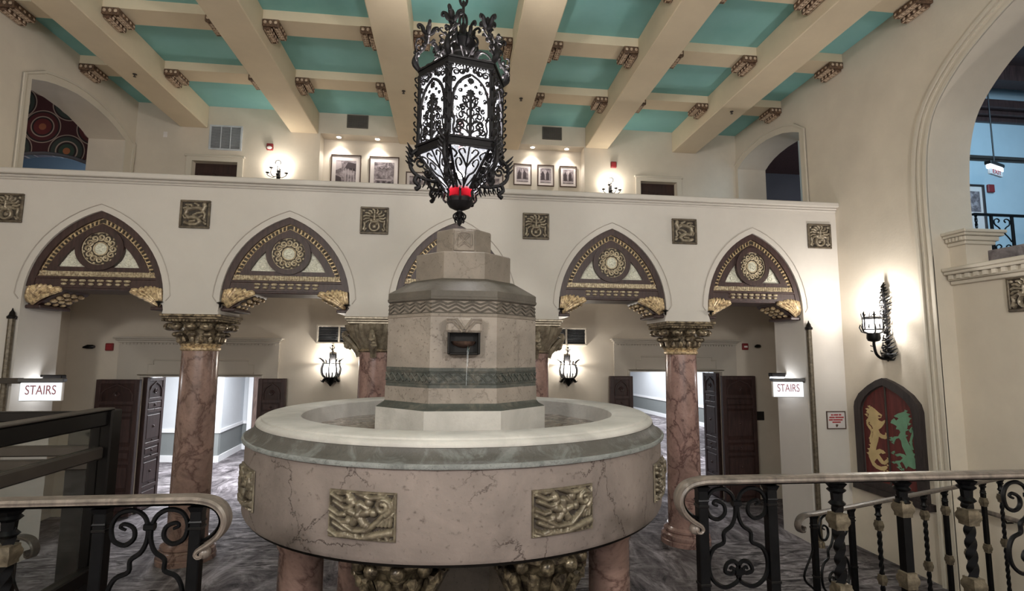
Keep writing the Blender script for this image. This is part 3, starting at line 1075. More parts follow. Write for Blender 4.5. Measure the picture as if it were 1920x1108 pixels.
# ---- gilded roped colonnettes on the outer jambs
for sx, lab in ((-1, 'slender gilded colonnette on the jamb edge beside the left-hand stairs sign'), (1, 'slender gilded colonnette on the jamb edge beside the right-hand stairs sign')):
    t = thing('colonnette', lab, 'colonnette', (-5.60 if sx < 0 else 5.385, 7.455, 0), group='gilded colonnettes on the jambs')
    G().tube([(0, 0, .02), (0, 0, 1.3), (0, 0, 3.16)], [.036, .036, .036], 8).build('shaft', M['knuckle'], t)
    G().lathe([(.05, 3.15), (.055, 3.18), (.035, 3.20), (.03, 3.23), (.012, 3.26), (.004, 3.29)], 12).build('cap', M['dark_metal'], t)
    G().lathe([(.06, 0), (.06, .06), (.045, .09)], 12).build('foot', M['gold_dark'], t)
# small iron finials at the arch springings
for i, (x, sd) in enumerate([(EDGES[j][1] + .0 - .03 if s < 0 else EDGES[j + 1][0] + .03, s) for j in range(4) for s in (-1, 1)]):
    g = G().lathe([(.004, -.05), (.012, -.03), (.018, .0), (.04, .012), (.05, .02), (.03, .03), (.006, .035)], 10)
    o = g.build('corner_finial', M['dark_metal'], None, (x, 7.47, 3.385))
    tag(o, 'tiny dark iron finial on the %s corner above the %s column capital' % ('left' if sd < 0 else 'right', ORD[i // 2]), 'finial', 'iron finials at the arch springings')

# ---- square relief plaques above the columns
def plaque_dragon(m):
    S = [([(.10, .06), (.05, .09), (-.03, .085), (-.10, .06), (-.12, .0), (-.08, -.05), (-.02, -.04), (.04, -.06), (.07, -.10), (.03, -.14), (-.05, -.145), (-.12, -.12)], .026, .034),
         ([(.10, .06), (.12, .10), (.115, .14)], .03, .036), ([(.11, .13), (.14, .115)], .018, .03),
         ([(.11, .03), (.03, .02), (-.02, -.01)], .016, .026), ([(.10, .05), (.13, .0), (.12, -.06)], .018, .028),
         ([(-.02, .08), (-.06, .13), (-.12, .13)], .016, .024), ([(-.05, .07), (-.10, .10), (-.15, .08)], .014, .022), ([(.02, .085), (.04, .13), (-.01, .15)], .015, .024),
         ([(-.08, -.05), (-.13, -.06), (-.15, -.02)], .014, .022), ([(.09, -.02), (.06, -.04)], .016, .024), ([(.12, -.11), (.14, -.13)], .02, .026), ([(.0, -.09), (-.06, -.10)], .018, .026), ([(.10, -.06), (.14, -.09)], .013, .02)]
    return [([(m * x, z) for x, z in p], w_, h_) for p, w_, h_ in S], [(m * .118, .135, .026, .03, 0), (m * -.13, .05, .018, .02, 0), (m * .13, -.12, .02, .024, 0)]
def plaque_lion(m):
    S = [(spiral(0, -.085, .066, .066, 0, 1, 24), .019, .036)]
    for k in range(11):
        a = -.5 + k * (PI + 1.0) / 10
        S.append(([(.075 * cos(a), .035 + .075 * sin(a)), (.125 * cos(a), .035 + .11 * sin(a)), (.15 * cos(a + .15), .035 + .125 * sin(a + .15))], .016, .024))
    S += [([(-.05, .06), (-.015, .05)], .014, .04), ([(.05, .06), (.015, .05)], .014, .04), ([(0, .08), (0, .0)], .022, .046), ([(-.035, -.025), (.035, -.025)], .018, .044)]
    for sd in (-1, 1):
        S += [([(sd * .14, -.03), (sd * .13, -.08), (sd * .15, -.13)], .018, .024), ([(sd * .11, -.12), (sd * .13, -.15)], .014, .02)]
    B = [(m * .045, .0, .032, .04, 0), (-m * .045, .0, .032, .04, 0), (0, -.085, .03, .022, 0), (.15, .14, .022, .022, 0), (-.15, .14, .022, .022, 0), (.03, -.055, .02, .03, 0)]
    return S, B
PL = [(-5.83, 'lion', 1, 'square gilded relief plaque cut by the left edge of the photo'), (-3.5, 'dragon', 1, 'square gilded plaque with coiled beast above the gap between first and second arches'),
      (-1.11, 'lion', 1, 'square gilded lion plaque with ring, above the column left of the fountain'), (1.2, 'lion', -1, 'square gilded lion plaque with ring, above the column right of the fountain'),
      (3.47, 'dragon', -1, 'square gilded plaque with coiled beast above the gap between the last two arches'), (5.67, 'lion', -1, 'square gilded lion plaque near the corner with the right-hand wall')]
def plaque(loc, kind, m, label, rz=0.0):
    t = thing('relief_plaque', label, 'plaque', loc, rz, 'square relief plaques')
    g = G()
    for a, b, c, d in ((-.195, .195, .165, .195), (-.195, .195, -.195, -.165), (-.195, -.165, -.165, .165), (.165, .195, -.165, .165)):
        g.bbox(a, b, -.03, .0, c, d, .006)
    g.build('border', M['bronze_grey'], t)
    S, B = plaque_dragon(m) if kind == 'dragon' else plaque_lion(m)
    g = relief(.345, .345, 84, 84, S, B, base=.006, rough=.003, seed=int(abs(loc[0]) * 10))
    g.build('carving', [M['shade_ground'], M['bronze_relief']], t, (0, -.002, 0), 60, g.idx)
for x, kind, m, lab in PL:
    plaque((x, 7.5, 4.61), kind, m, lab)
plaque((6.2, 5.02, 3.45), 'lion', 1, 'square gilded plaque on the parapet wall under the great arch', -PI / 2)

# ---- painted carved brackets under the ceiling joists
def bracket():
    t = thing('ceiling_bracket', 'x', 'bracket', (0, 0, 0), group='painted brackets under the ceiling joists')
    g = G()
    g.bbox(.0, .22, -.02, .02, -.10, .0, .008)
    g.bbox(.0, .10, .02, .38, -.13, .0, .012)
    g.bbox(.12, .22, .02, .36, -.09, .0, .012)
    g.bbox(.09, .13, .02, .34, -.05, .0, .008)
    g.build('block', M['bracket'], t)
    g = G()
    for x0, zb, y1 in ((.02, -.132, .36), (.135, -.092, .34)):
        for j in range(5):
            y = .06 + j * (y1 - .08) / 5
            g.sphere((x0 + .035, y + .02, zb), .032, 8, 5, (.9, .8, .35))
        g.tube([(x0 + .002, .03, zb), (x0 + .002, y1, zb)], .007, 5)
        g.tube([(x0 + .068, .03, zb), (x0 + .068, y1, zb)], .007, 5)
    for j in range(4):
        y = .06 + j * .08
        g.sphere((.102, y + .02, -.10), .03, 8, 5, (.35, .8, .8))
        g.sphere((.222, y + .02, -.05), .026, 8, 5, (.3, .8, .7))
    for j in range(3):
        g.sphere((.04 + .07 * j, -.022, -.05), .028, 8, 5, (.8, .35, .9))
    g.build('carving', M['bracket_light'], t)
    return t
br0 = bracket()
ROWN = {8.70: 'at the rearmost joist', 7.15: 'at the middle joist', 5.60: 'at the frontmost joist'}
first = True
for y in (8.70, 7.15, 5.60):
    spots = [(-XW, 1, 'on the left-hand side wall')]
    for i, (a, b) in enumerate(BEAMS):
        spots += [(a, -1, 'on the left face of the %s ceiling beam' % ORD[i]), (b, 1, 'on the right face of the %s ceiling beam' % ORD[i])]
    spots += [(XW, -1, 'on the right-hand side wall')]
    for x, sd, lab in spots:
        if y == 5.60 and not (i and (abs(x) > 2.5)):
            continue
        l = 'carved bracket %s, %s' % (lab, ROWN[y])
        loc = (x + sd * .001, y, 7.298)
        if first:
            br0.location = loc
            br0['label'] = l
            first = False
        else:
            dup(br0, loc, l, scale=(sd, 1, 1))
# sprinkler heads in the beam soffits
for x, y, lab in ((-.85, 8.35, 'third'), (1.08, 8.35, 'fourth'), (-4.93, 8.35, 'first'), (4.80, 8.35, 'sixth')):
    t = thing('sprinkler_head', 'small brown sprinkler head in the underside of the %s ceiling beam' % lab, 'sprinkler', (x, y, 7.0), group='sprinkler heads')
    G().lathe([(.03, 0), (.03, -.008), (.012, -.014), (.012, -.04)], 12).build('body', M['grey_metal'], t)
    G().lathe([(.002, -.046), (.022, -.045), (.022, -.041), (.002, -.04)], 10).build('deflector', M['grey_metal'], t)

# ================================================================== FOUNTAIN
FX, FY = .09, 4.4
fo = thing('fountain', 'tall stepped octagonal stone fountain standing in a round raised marble basin', 'fountain', (FX, FY, 0))
def octo(g, rows, ph=PI / 8):
    """octagon stack: rows of (apothem, z)"""
    k = 1 / cos(PI / 8)
    return g.lathe([(a * k, z) for a, z in rows], 8, (0, 0, 0), -PI / 2 + ph)
# basin bowl
g = G().lathe([(.3, 1.66), (1.50, 1.66), (1.55, 1.675), (1.562, 1.70), (1.565, 1.95), (1.562, 2.165), (1.40, 2.165)], 128, cap=False)
g.lathe([(.02, 1.78), (1.21, 1.78), (1.215, 2.20)], 96, cap=False)
basin = g.build('basin', M['basin'], fo, smooth=30)
g = G().lathe([(.3, 1.655), (1.49, 1.64), (1.535, 1.655), (1.54, 1.672), (1.3, 1.68)], 96, cap=False)
g.build('drip_edge', M['near_black'], basin, smooth=30)
# grey-green moulding under the coping
g = G().lathe([(1.555, 2.155), (1.578, 2.158), (1.582, 2.172), (1.572, 2.182), (1.560, 2.186), (1.545, 2.196), (1.528, 2.212), (1.516, 2.230), (1.510, 2.25), (1.40, 2.25)], 128, cap=False)
mo_ = g.build('moulding', M['verdigris'], fo, smooth=40)
M['crust'] = stone('pale_lime_crust', (132, 134, 132), (66, 68, 68), 0, .95, 9.0, .8, 2, (92, 94, 92))
G().lathe([(1.565, 2.150), (1.584, 2.155), (1.588, 2.166), (1.584, 2.178), (1.56, 2.184)], 128, cap=False, fn=lambda a, z, r: 1 + .0016 * sin(a * 61) * sin(a * 23 + z * 90)).build('lime_crust', M['crust'], mo_, smooth=40)
# white coping
g = G().lathe([(1.40, 2.245), (1.494, 2.245), (1.506, 2.252), (1.508, 2.264), (1.500, 2.278), (1.482, 2.285), (1.474, 2.287), (1.470, 2.296), (1.455, 2.303), (1.25, 2.303), (1.222, 2.300), (1.208, 2.290), (1.205, 2.10)], 128, cap=False)
g.build('coping', M['coping'], fo, smooth=40)
# water
def wz(x, y):
    return 2.165 + .010 * noise.noise((x * 6, y * 6, 0)) + .008 * noise.noise((x * 14, y * 14, 3))
g = G()
nr, na = 26, 120
vs = [(r * cos(2 * PI * i / na), r * sin(2 * PI * i / na), wz(r * cos(2 * PI * i / na), r * sin(2 * PI * i / na))) for r in [.5 + .712 * j / nr for j in range(nr + 1)] for i in range(na)]
fs = [(j * na + i, j * na + (i + 1) % na, (j + 1) * na + (i + 1) % na, (j + 1) * na + i) for j in range(nr) for i in range(na)]
g.add(vs, fs)
g.build('water', M['water'], fo, smooth=80)
# flower reliefs set into the bowl
def flower():
    S = [([(-.19, -.125), (-.10, -.10), (0, -.115), (.10, -.09), (.19, -.07)], .022, .026), ([(-.10, -.045), (-.04, -.075), (.04, -.07), (.10, -.02), (.14, .03)], .016, .03),
         (spiral(.125, .055, .045, .012, -1.2, 1.5, 16), .017, .036), ([(.13, .10), (.05, .09), (-.02, .115)], .016, .026)]
    for k in range(5):
        a = PI / 2 + k * 2 * PI / 5
        S.append(([(-.01 + .022 * cos(a), .005 + .022 * sin(a)), (-.01 + .05 * cos(a), .005 + .05 * sin(a))], .022, .034))
    for k in range(7):
        x = -.17 + .018 * (k % 3)
        z = .12 - k * .036
        S.append(([(x - .02, z + .015), (x + .045, z - .015), (x + .08, z - .01)], .014, .028))
    for k in range(8):
        x = -.15 + k * .042
        S.append(([(x, -.095), (x + .018, -.14)], .013, .024))
    for k in range(4):
        S.append(([(.10 + .02 * k, -.04 + .0 * k), (.14 + .012 * k, -.01 + .03 * k), (.19, .02 + .03 * k)], .012, .022))
    S += [([(-.09, .12), (-.04, .06), (-.08, .02)], .017, .026), ([(.06, .13), (.19, .13)], .014, .022), ([(.0, .06), (.04, .04)], .018, .028)]
    B = [(-.01, .005, .026, .038, 0), (-.06, .075, .028, .032, 0), (.045, .07, .026, .03, 0), (.07, .02, .024, .028, 0), (.03, -.045, .022, .028, 0), (-.07, -.03, .024, .028, 0), (.02, .11, .022, .026, 0)]
    return S, B
SF, BF = flower()
for ang, lab in ((-60, 1), (-20, 2), (20, 3), (60, 4)):
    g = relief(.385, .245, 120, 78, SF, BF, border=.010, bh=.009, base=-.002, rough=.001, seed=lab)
    R0 = 1.558
    def bend(p, ang=ang):
        a = rad(ang) + p.x / 1.56
        r = R0 - p.y + .010
        return Vector((r * sin(a), -r * cos(a), 1.91 + p.z))
    g.xf(bend)
    g.build('relief_panel', [M['shade_ground'], M['basin_relief']], basin, None, 60, g.idx)
# octagonal tower
g = octo(G(), [(.645, 1.8), (.645, 2.352)])
g.build('plinth', M['coping'], fo)
g = octo(G(), [(.645, 2.350), (.64, 2.356), (.612, 2.366), (.592, 2.385), (.583, 2.398), (.5, 2.398)])
g.build('splay', M['green_band'], fo)
g = octo(G(), [(.583, 2.39), (.583, 2.505), (.5, 2.505)])
g.build('lower_course', M['fountain'], fo)
def band_strokes(kind, g, ap, z0, z1):
    wd = ap * math.tan(PI / 8)
    for f in range(8):
        a = f * PI / 4
        def put(P, r, up=.004):
            out = []
            for u, z in P:
                x, y = u, -(ap + up)
                out.append((x * cos(a) - y * sin(a), x * sin(a) + y * cos(a), z))
            g.tube(out, r, 5)
        if kind == 'zigzag':
            n = 4
            for row, (zl, zh) in enumerate(((z0 + .004, z0 + .034), (z0 + .034, z0 + .064), (z0 + .064, z1 - .004))):
                P = []
                for i in range(2 * n + 1):
                    P.append((-wd + 2 * wd * i / (2 * n), zl if i % 2 == 0 else zh))
                put(P, .0075)
            put([(-wd, z0), (wd, z0)], .005)
        else:
            n = 7
            for i in range(n):
                u = -wd * .9 + 1.8 * wd * i / (n - 1)
                put([(u - .03, z1 - .012), (u + .005, (z0 + z1) / 2), (u + .03, z0 + .012)], .007)
                put([(u + .028, z1 - .014), (u + .012, (z0 + z1) / 2 + .012)], .006)
                put([(u - .026, z0 + .014), (u - .008, (z0 + z1) / 2 - .012)], .006)
            put([(-wd, z0), (wd, z0)], .005)
            put([(-wd, z1), (wd, z1)], .005)
g = octo(G(), [(.575, 2.50), (.578, 2.503), (.578, 2.528), (.572, 2.534), (.572, 2.618), (.578, 2.624), (.578, 2.648), (.55, 2.65)])
band_strokes('braid', g, .572, 2.535, 2.617)
g.build('braided_band', M['green_band'], fo)
g = octo(G(), [(.575, 2.645), (.575, 3.02), (.5, 3.02)])
g.build('shaft', M['fountain'], fo)
g = octo(G(), [(.575, 3.015), (.579, 3.018), (.579, 3.038), (.566, 3.042), (.566, 3.13), (.57, 3.134), (.5, 3.135)])
g.build('frieze', M['fountain_top'], fo)
g = G()
band_strokes('zigzag', g, .566, 3.043, 3.13)
g.build('zigzag_carving', M['cap_stone'], fo)
g = octo(G(), [(.5, 3.128), (.572, 3.132), (.582, 3.142), (.584, 3.158), (.578, 3.162), (.578, 3.205), (.57, 3.212), (.40, 3.318), (.30, 3.318)])
g.build('capstone', M['cap_stone'], fo)
g = octo(G(), [(.378, 3.30), (.378, 3.525), (.370, 3.533), (.20, 3.545)])
g.build('upper_drum', M['fountain_top'], fo)
g = octo(G(), [(.222, 3.53), (.222, 3.735), (.215, 3.748), (.12, 3.772), (.02, 3.775)])
top = g.build('top_drum', M['fountain_top'], fo)
# carved crossed emblem on the top drum
g = G().bbox(-.085, .085, -.236, -.21, 3.565, 3.735, .006)
for P in ([(-.05, 3.70), (.05, 3.60)], [(.05, 3.70), (-.05, 3.60)], [(-.055, 3.70), (-.02, 3.715), (.02, 3.715), (.055, 3.70)], [(-.055, 3.70), (-.06, 3.61)], [(.055, 3.70), (.06, 3.61)], [(-.05, 3.595), (0, 3.63), (.05, 3.595)], [(-.02, 3.70), (0, 3.675), (.02, 3.70)]):
    g.tube([(x, -.237, z) for x, z in P], .008, 5)
g.build('emblem', M['fountain_top'], top)
# spout: brow slab over a dark mouth with a dish lip
sp = G().bbox(-.125, .125, -.685, -.57, 2.898, 3.0, .014).build('spout_brow', M['fountain'], fo)
g = G()
for sd in (-1, 1):
    g.tube([(sd * .122, -.688, 2.992), (sd * .055, -.688, 2.992), (sd * .005, -.692, 2.92)], .010, 5)
    g.tube([(sd * .122, -.688, 2.970), (sd * .075, -.688, 2.970), (sd * .012, -.692, 2.902)], .009, 5)
    g.prism([(sd * .122, 2.95), (sd * .122, 3.0), (sd * .05, 3.0), (sd * .002, 2.945), (sd * .002, 2.90)], -.680, -.57, 'y')
g.build('brow_carving', M['fountain_top'], sp)
g = G()
g.bbox(-.115, -.098, -.66, -.57, 2.745, 2.905, .004)
g.bbox(.098, .115, -.66, -.57, 2.745, 2.905, .004)
g.box(-.10, .10, -.585, -.57, 2.745, 2.905)
g.bbox(-.10, .10, -.655, -.57, 2.742, 2.758, .004)
mo = g.build('spout_mouth', M['near_black'], fo)
g = G().lathe([(.012, 2.79), (.05, 2.80), (.08, 2.815), (.092, 2.835), (.085, 2.838), (.07, 2.822), (.01, 2.81)], 28, (0, -.575, 0), sy=.95)
g.build('dish_lip', M['frame_brown'], mo)
g = G()
for P in ([(.03, -.665, 2.805), (.025, -.675, 2.77), (.022, -.68, 2.66), (.02, -.68, 2.53)], [(.045, -.67, 2.80), (.032, -.69, 2.77), (.026, -.695, 2.66)]):
    g.tube(smooth_line(P, 4), .0035, 6)
g.build('water_trickle', M['falling'], fo)
# legs under the bowl: four outer marble columns, inner columns with gilded capitals
for k, (x, y) in enumerate(((-.99, -.82), (.98, -.82), (-.95, .9), (.95, .9))):
    g = G().lathe([(.19, 0), (.19, .05), (.17, .08), (.175, .11), (.15, .14), (.142, .20), (.138, .8), (.133, 1.54), (.145, 1.56), (.15, 1.58), (.135, 1.60), (.17, 1.635), (.17, 1.665)], 24, (x, y, 0))
    g.build('leg', M['marble_brown'], fo)
M['leaf_bronze'] = gilt('tarnished_gilding', (150, 136, 110), (44, 37, 30), 16, .45, .32, .02)
for k, (x, y) in enumerate(((-.35, -1.16), (.46, -1.16), (-.35, 1.16), (.46, 1.16))):
    g = G().lathe([(.20, 0), (.20, .05), (.17, .1), (.15, .16), (.142, .9), (.136, 1.30)], 24, (x, y, 0))
    lg_ = g.build('inner_leg', M['marble'], fo)
    g = G().lathe([(.14, 1.28), (.165, 1.30), (.14, 1.32), (.15, 1.42), (.20, 1.56), (.24, 1.60), (.24, 1.665)], 24, (x, y, 0))
    for i in range(10):
        a = 2 * PI * i / 10
        P = [(x + r * cos(a), y + r * sin(a), z) for r, z in ((.15, 1.33), (.185, 1.42), (.235, 1.52), (.262, 1.54), (.265, 1.50))]
        g.tube(P, [.03, .038, .04, .03, .014], 6)
        b = a + PI / 10
        g.sphere((x + .235 * cos(b), y + .235 * sin(b), 1.585), .045, 8, 6)
    g.build('gilded_capital', M['leaf_bronze'], lg_)
g = octo(G(), [(.50, 0), (.50, 1.7)])
g.build('core', M['fountain_top'], fo)

# ================================================================== HANGING LANTERN
LX, LY = .05, 4.4
la = thing('hanging_lantern', 'large six-sided black wrought iron lantern hanging on a chain above the fountain', 'lantern', (LX, LY, 0))
LR, LRB = .365, .36
ROT = rad(-12)
def hexv(k, r):
    a = -PI / 2 + PI / 6 + k * PI / 3 - ROT
    return (r * cos(a), r * sin(a))
# chain
for i in range(16):
    z = 5.665 + i * .112
    if z > 7.38:
        break
    P = [(.032 * cos(t), 0, z + .075 * sin(t)) if i % 2 == 0 else (0, .032 * cos(t), z + .075 * sin(t)) for t in [2 * PI * k / 14 for k in range(14)]]
    G().tube(P, .0125, 7, closed=True).build('chain_link', M['lantern_iron'], la)
G().lathe([(.09, 7.44), (.085, 7.41), (.03, 7.38), (.02, 7.35)], 16).build('ceiling_rose', M['lantern_iron'], la)
# crown and collar
g = G().lathe([(.10, 5.20), (.105, 5.33), (.115, 5.34), (.115, 5.36), (.09, 5.37), (.095, 5.42), (.12, 5.46), (.10, 5.49), (.05, 5.53), (.03, 5.60), (.012, 5.64)], 24)
for k in range(8):
    a = 2 * PI * k / 8
    P = [(r * cos(a), r * sin(a), z) for r, z in smooth_line([(.05, 5.48), (.085, 5.53), (.10, 5.59), (.135, 5.615), (.15, 5.59), (.135, 5.575)], 4)]
    g.tube(P, [.018] * 8 + [.012] * (len(P) - 8), 6)
    P = [(r * cos(a + .35), r * sin(a + .35), z) for r, z in smooth_line([(.09, 5.39), (.14, 5.43), (.13, 5.48), (.10, 5.50)], 4)]
    g.tube(P, .012, 6)
g.build('crown', M['lantern_iron'], la)
# top and middle bands
def hexband(g, z0, z1, r0, r1, t=.02):
    for k in range(6):
        a, b = hexv(k, r0), hexv(k + 1, r0)
        c, d = hexv(k, r1), hexv(k + 1, r1)
        ai, bi = hexv(k, r0 - t), hexv(k + 1, r0 - t)
        ci, di = hexv(k, r1 - t), hexv(k + 1, r1 - t)
        g.add([(*a, z0), (*b, z0), (*d, z1), (*c, z1), (*ai, z0), (*bi, z0), (*di, z1), (*ci, z1)],
              [(0, 1, 2, 3), (7, 6, 5, 4), (0, 4, 5, 1), (3, 2, 6, 7)])
    return g
g = hexband(G(), 5.075, 5.135, LR + .012, LR + .012, .03)
for k in range(6):
    a, b = Vector(hexv(k, LR + .016)), Vector(hexv(k + 1, LR + .016))
    for i in range(14):
        p = a + (b - a) * (i + .5) / 14
        g.sphere((p.x, p.y, 5.062), .011, 6, 4)
    g.tube([(*a, 5.135), (*b, 5.135)], .012, 5)
    g.tube([(*a, 5.075), (*b, 5.075)], .010, 5)
g.build('top_band', M['lantern_iron'], la)
g = hexband(G(), 4.40, 4.47, LR + .016, LR + .012, .03)
for k in range(6):
    a, b = Vector(hexv(k, LR + .02)), Vector(hexv(k + 1, LR + .02))
    g.tube([(*a, 4.47), (*b, 4.47)], .013, 5)
    g.tube([(*a, 4.40), (*b, 4.40)], .013, 5)
g.build('middle_band', M['lantern_iron'], la)
# roof openwork
g = G()
for k in range(6):
    a = hexv(k, 1)
    P = [(a[0] * r, a[1] * r, z) for r, z in ((LR, 5.16), (.26, 5.20), (.12, 5.24))]
    g.tube(P, .012, 5)
    a2 = [(hexv(k, 1)[0] + hexv(k + 1, 1)[0]) * .5, (hexv(k, 1)[1] + hexv(k + 1, 1)[1]) * .5]
    for s in (-1, 1):
        t = Vector((-a2[1], a2[0])).normalized()
        P = [(a2[0] * r + t.x * s * o, a2[1] * r + t.y * s * o, z) for r, o, z in smooth_line([(.14, .01, 5.25), (.20, .05, 5.32), (.27, .06, 5.30), (.32, .035, 5.24), (.29, .02, 5.22)], 4)]
        g.tube(P, .008, 5)
g.build('roof_tracery', M['lantern_iron'], la)
# corner posts, bird-like corner finials, lower scroll brackets
for k in range(6):
    a = hexv(k, 1)
    tx = Vector((-a[1], a[0])).normalized()
    g = G().tube([(a[0] * LR, a[1] * LR, 4.44), (a[0] * LR, a[1] * LR, 5.09)], .017, 6)
    for j in range(9):
        z = 4.50 + j * .065
        s = 1 if j % 2 else -1
        P = [(a[0] * r + tx.x * o, a[1] * r + tx.y * o, zz) for r, o, zz in smooth_line([(LR, 0, z), (LR + .025, s * .02, z + .02), (LR + .04, s * .015, z + .045), (LR + .028, 0, z + .05)], 3)]
        g.tube(P, .007, 5)
    g.build('corner_post', M['lantern_iron'], la)
    g = G()
    P = [(a[0] * r, a[1] * r, z) for r, z in smooth_line([(LR + .01, 5.14), (LR + .045, 5.20), (LR + .03, 5.28), (LR - .02, 5.34), (LR - .045, 5.42), (LR - .06, 5.50)], 4)]
    g.tube(P, [.018, .022, .026, .03, .03, .028, .024, .02, .018, .016, .016, .016, .016, .015, .014, .013, .012, .012, .012, .012, .012][:len(P)], 8)
    for r, o, z, q in ((LR + .05, 0, 5.20, .022), (LR + .03, .05, 5.25, .02), (LR + .03, -.05, 5.25, .02), (LR - .05, 0, 5.46, .026), (LR - .0, .035, 5.33, .016), (LR - .0, -.035, 5.33, .016), (LR - .03, 0, 5.38, .022)):
        g.sphere((a[0] * r + tx.x * o, a[1] * r + tx.y * o, z), q, 8, 6)
    for q_ in range(6):
        s_ = 1 if q_ % 2 else -1
        zz = 5.17 + .03 * q_
        P = [(a[0] * r + tx.x * o, a[1] * r + tx.y * o, z) for r, o, z in smooth_line([(LR + .02, 0, zz), (LR + .05, s_ * .04, zz + .02), (LR + .04, s_ * .07, zz + .06), (LR + .02, s_ * .05, zz + .075)], 3)]
        g.tube(P, .007, 5)
    cxy = (a[0] * (LR - .06), a[1] * (LR - .06))
    g.sphere((cxy[0], cxy[1], 5.535), .024, 8, 7, (.9, .9, 1.7))
    for dr, do in ((1, 0), (-1, 0), (0, 1), (0, -1)):
        P = [(cxy[0] + (a[0] * dr + tx.x * do) * u, cxy[1] + (a[1] * dr + tx.y * do) * u, z) for u, z in smooth_line([(0, 5.47), (.035, 5.50), (.055, 5.545), (.082, 5.555), (.088, 5.53), (.070, 5.522)], 3)]
        g.tube(P, [.010, .012, .016, .018, .020, .020, .018, .016, .015, .014, .013, .012, .010, .009, .008, .008][:len(P)], 6)
        P = [(cxy[0] + (a[0] * dr + tx.x * do) * u, cxy[1] + (a[1] * dr + tx.y * do) * u, z) for u, z in smooth_line([(0, 5.40), (.03, 5.42), (.05, 5.445), (.06, 5.43)], 3)]
        g.tube(P, .009, 5)
    g.build('corner_finial', M['lantern_iron'], la)
    g = G()
    L1 = smooth_line([(LR + .01, 4.44), (LR + .06, 4.38), (LR + .055, 4.28), (LR + .0, 4.22), (LR - .09, 4.19), (LR - .16, 4.185), (LR - .20, 4.20)], 4)
    g.tube([(a[0] * r, a[1] * r, z) for r, z in L1], .016, 6)
    L2 = smooth_line([(LR + .0, 4.22), (LR + .02, 4.17), (LR - .02, 4.13), (LR + .015, 4.10)], 4)
    g.tube([(a[0] * r, a[1] * r, z) for r, z in L2], [.018] * (len(L2) - 2) + [.022, .016], 6)
    for cx, cz, rr, a0 in ((LR - .02, 4.33, .05, 0), (LR - .09, 4.25, .04, 2)):
        g.tube([(a[0] * r, a[1] * r, z) for r, z in spiral(cx, cz, rr, .012, a0, 1.5, 16)], .010, 5)
    for j in range(4):
        z = 4.42 - .04 * j
        for s in (-1, 1):
            P = [(a[0] * r + tx.x * o, a[1] * r + tx.y * o, zz) for r, o, zz in ((LR + .04, 0, z), (LR + .075, s * .03, z + .03), (LR + .095, s * .045, z + .055))]
            g.tube(P, [.012, .010, .004], 5)
    for j in range(5):
        u = j / 4
        r0 = LR - .03 - .16 * u
        for s in (-1, 1):
            P = [(a[0] * r + tx.x * o, a[1] * r + tx.y * o, zz) for r, o, zz in ((r0, 0, 4.20 - .01 * j), (r0 + .005, s * .025, 4.17 - .01 * j), (r0 + .02, s * .03, 4.14 - .01 * j))]
            g.tube(P, [.009, .009, .004], 5)
    g.build('scroll_bracket', M['lantern_iron'], la)
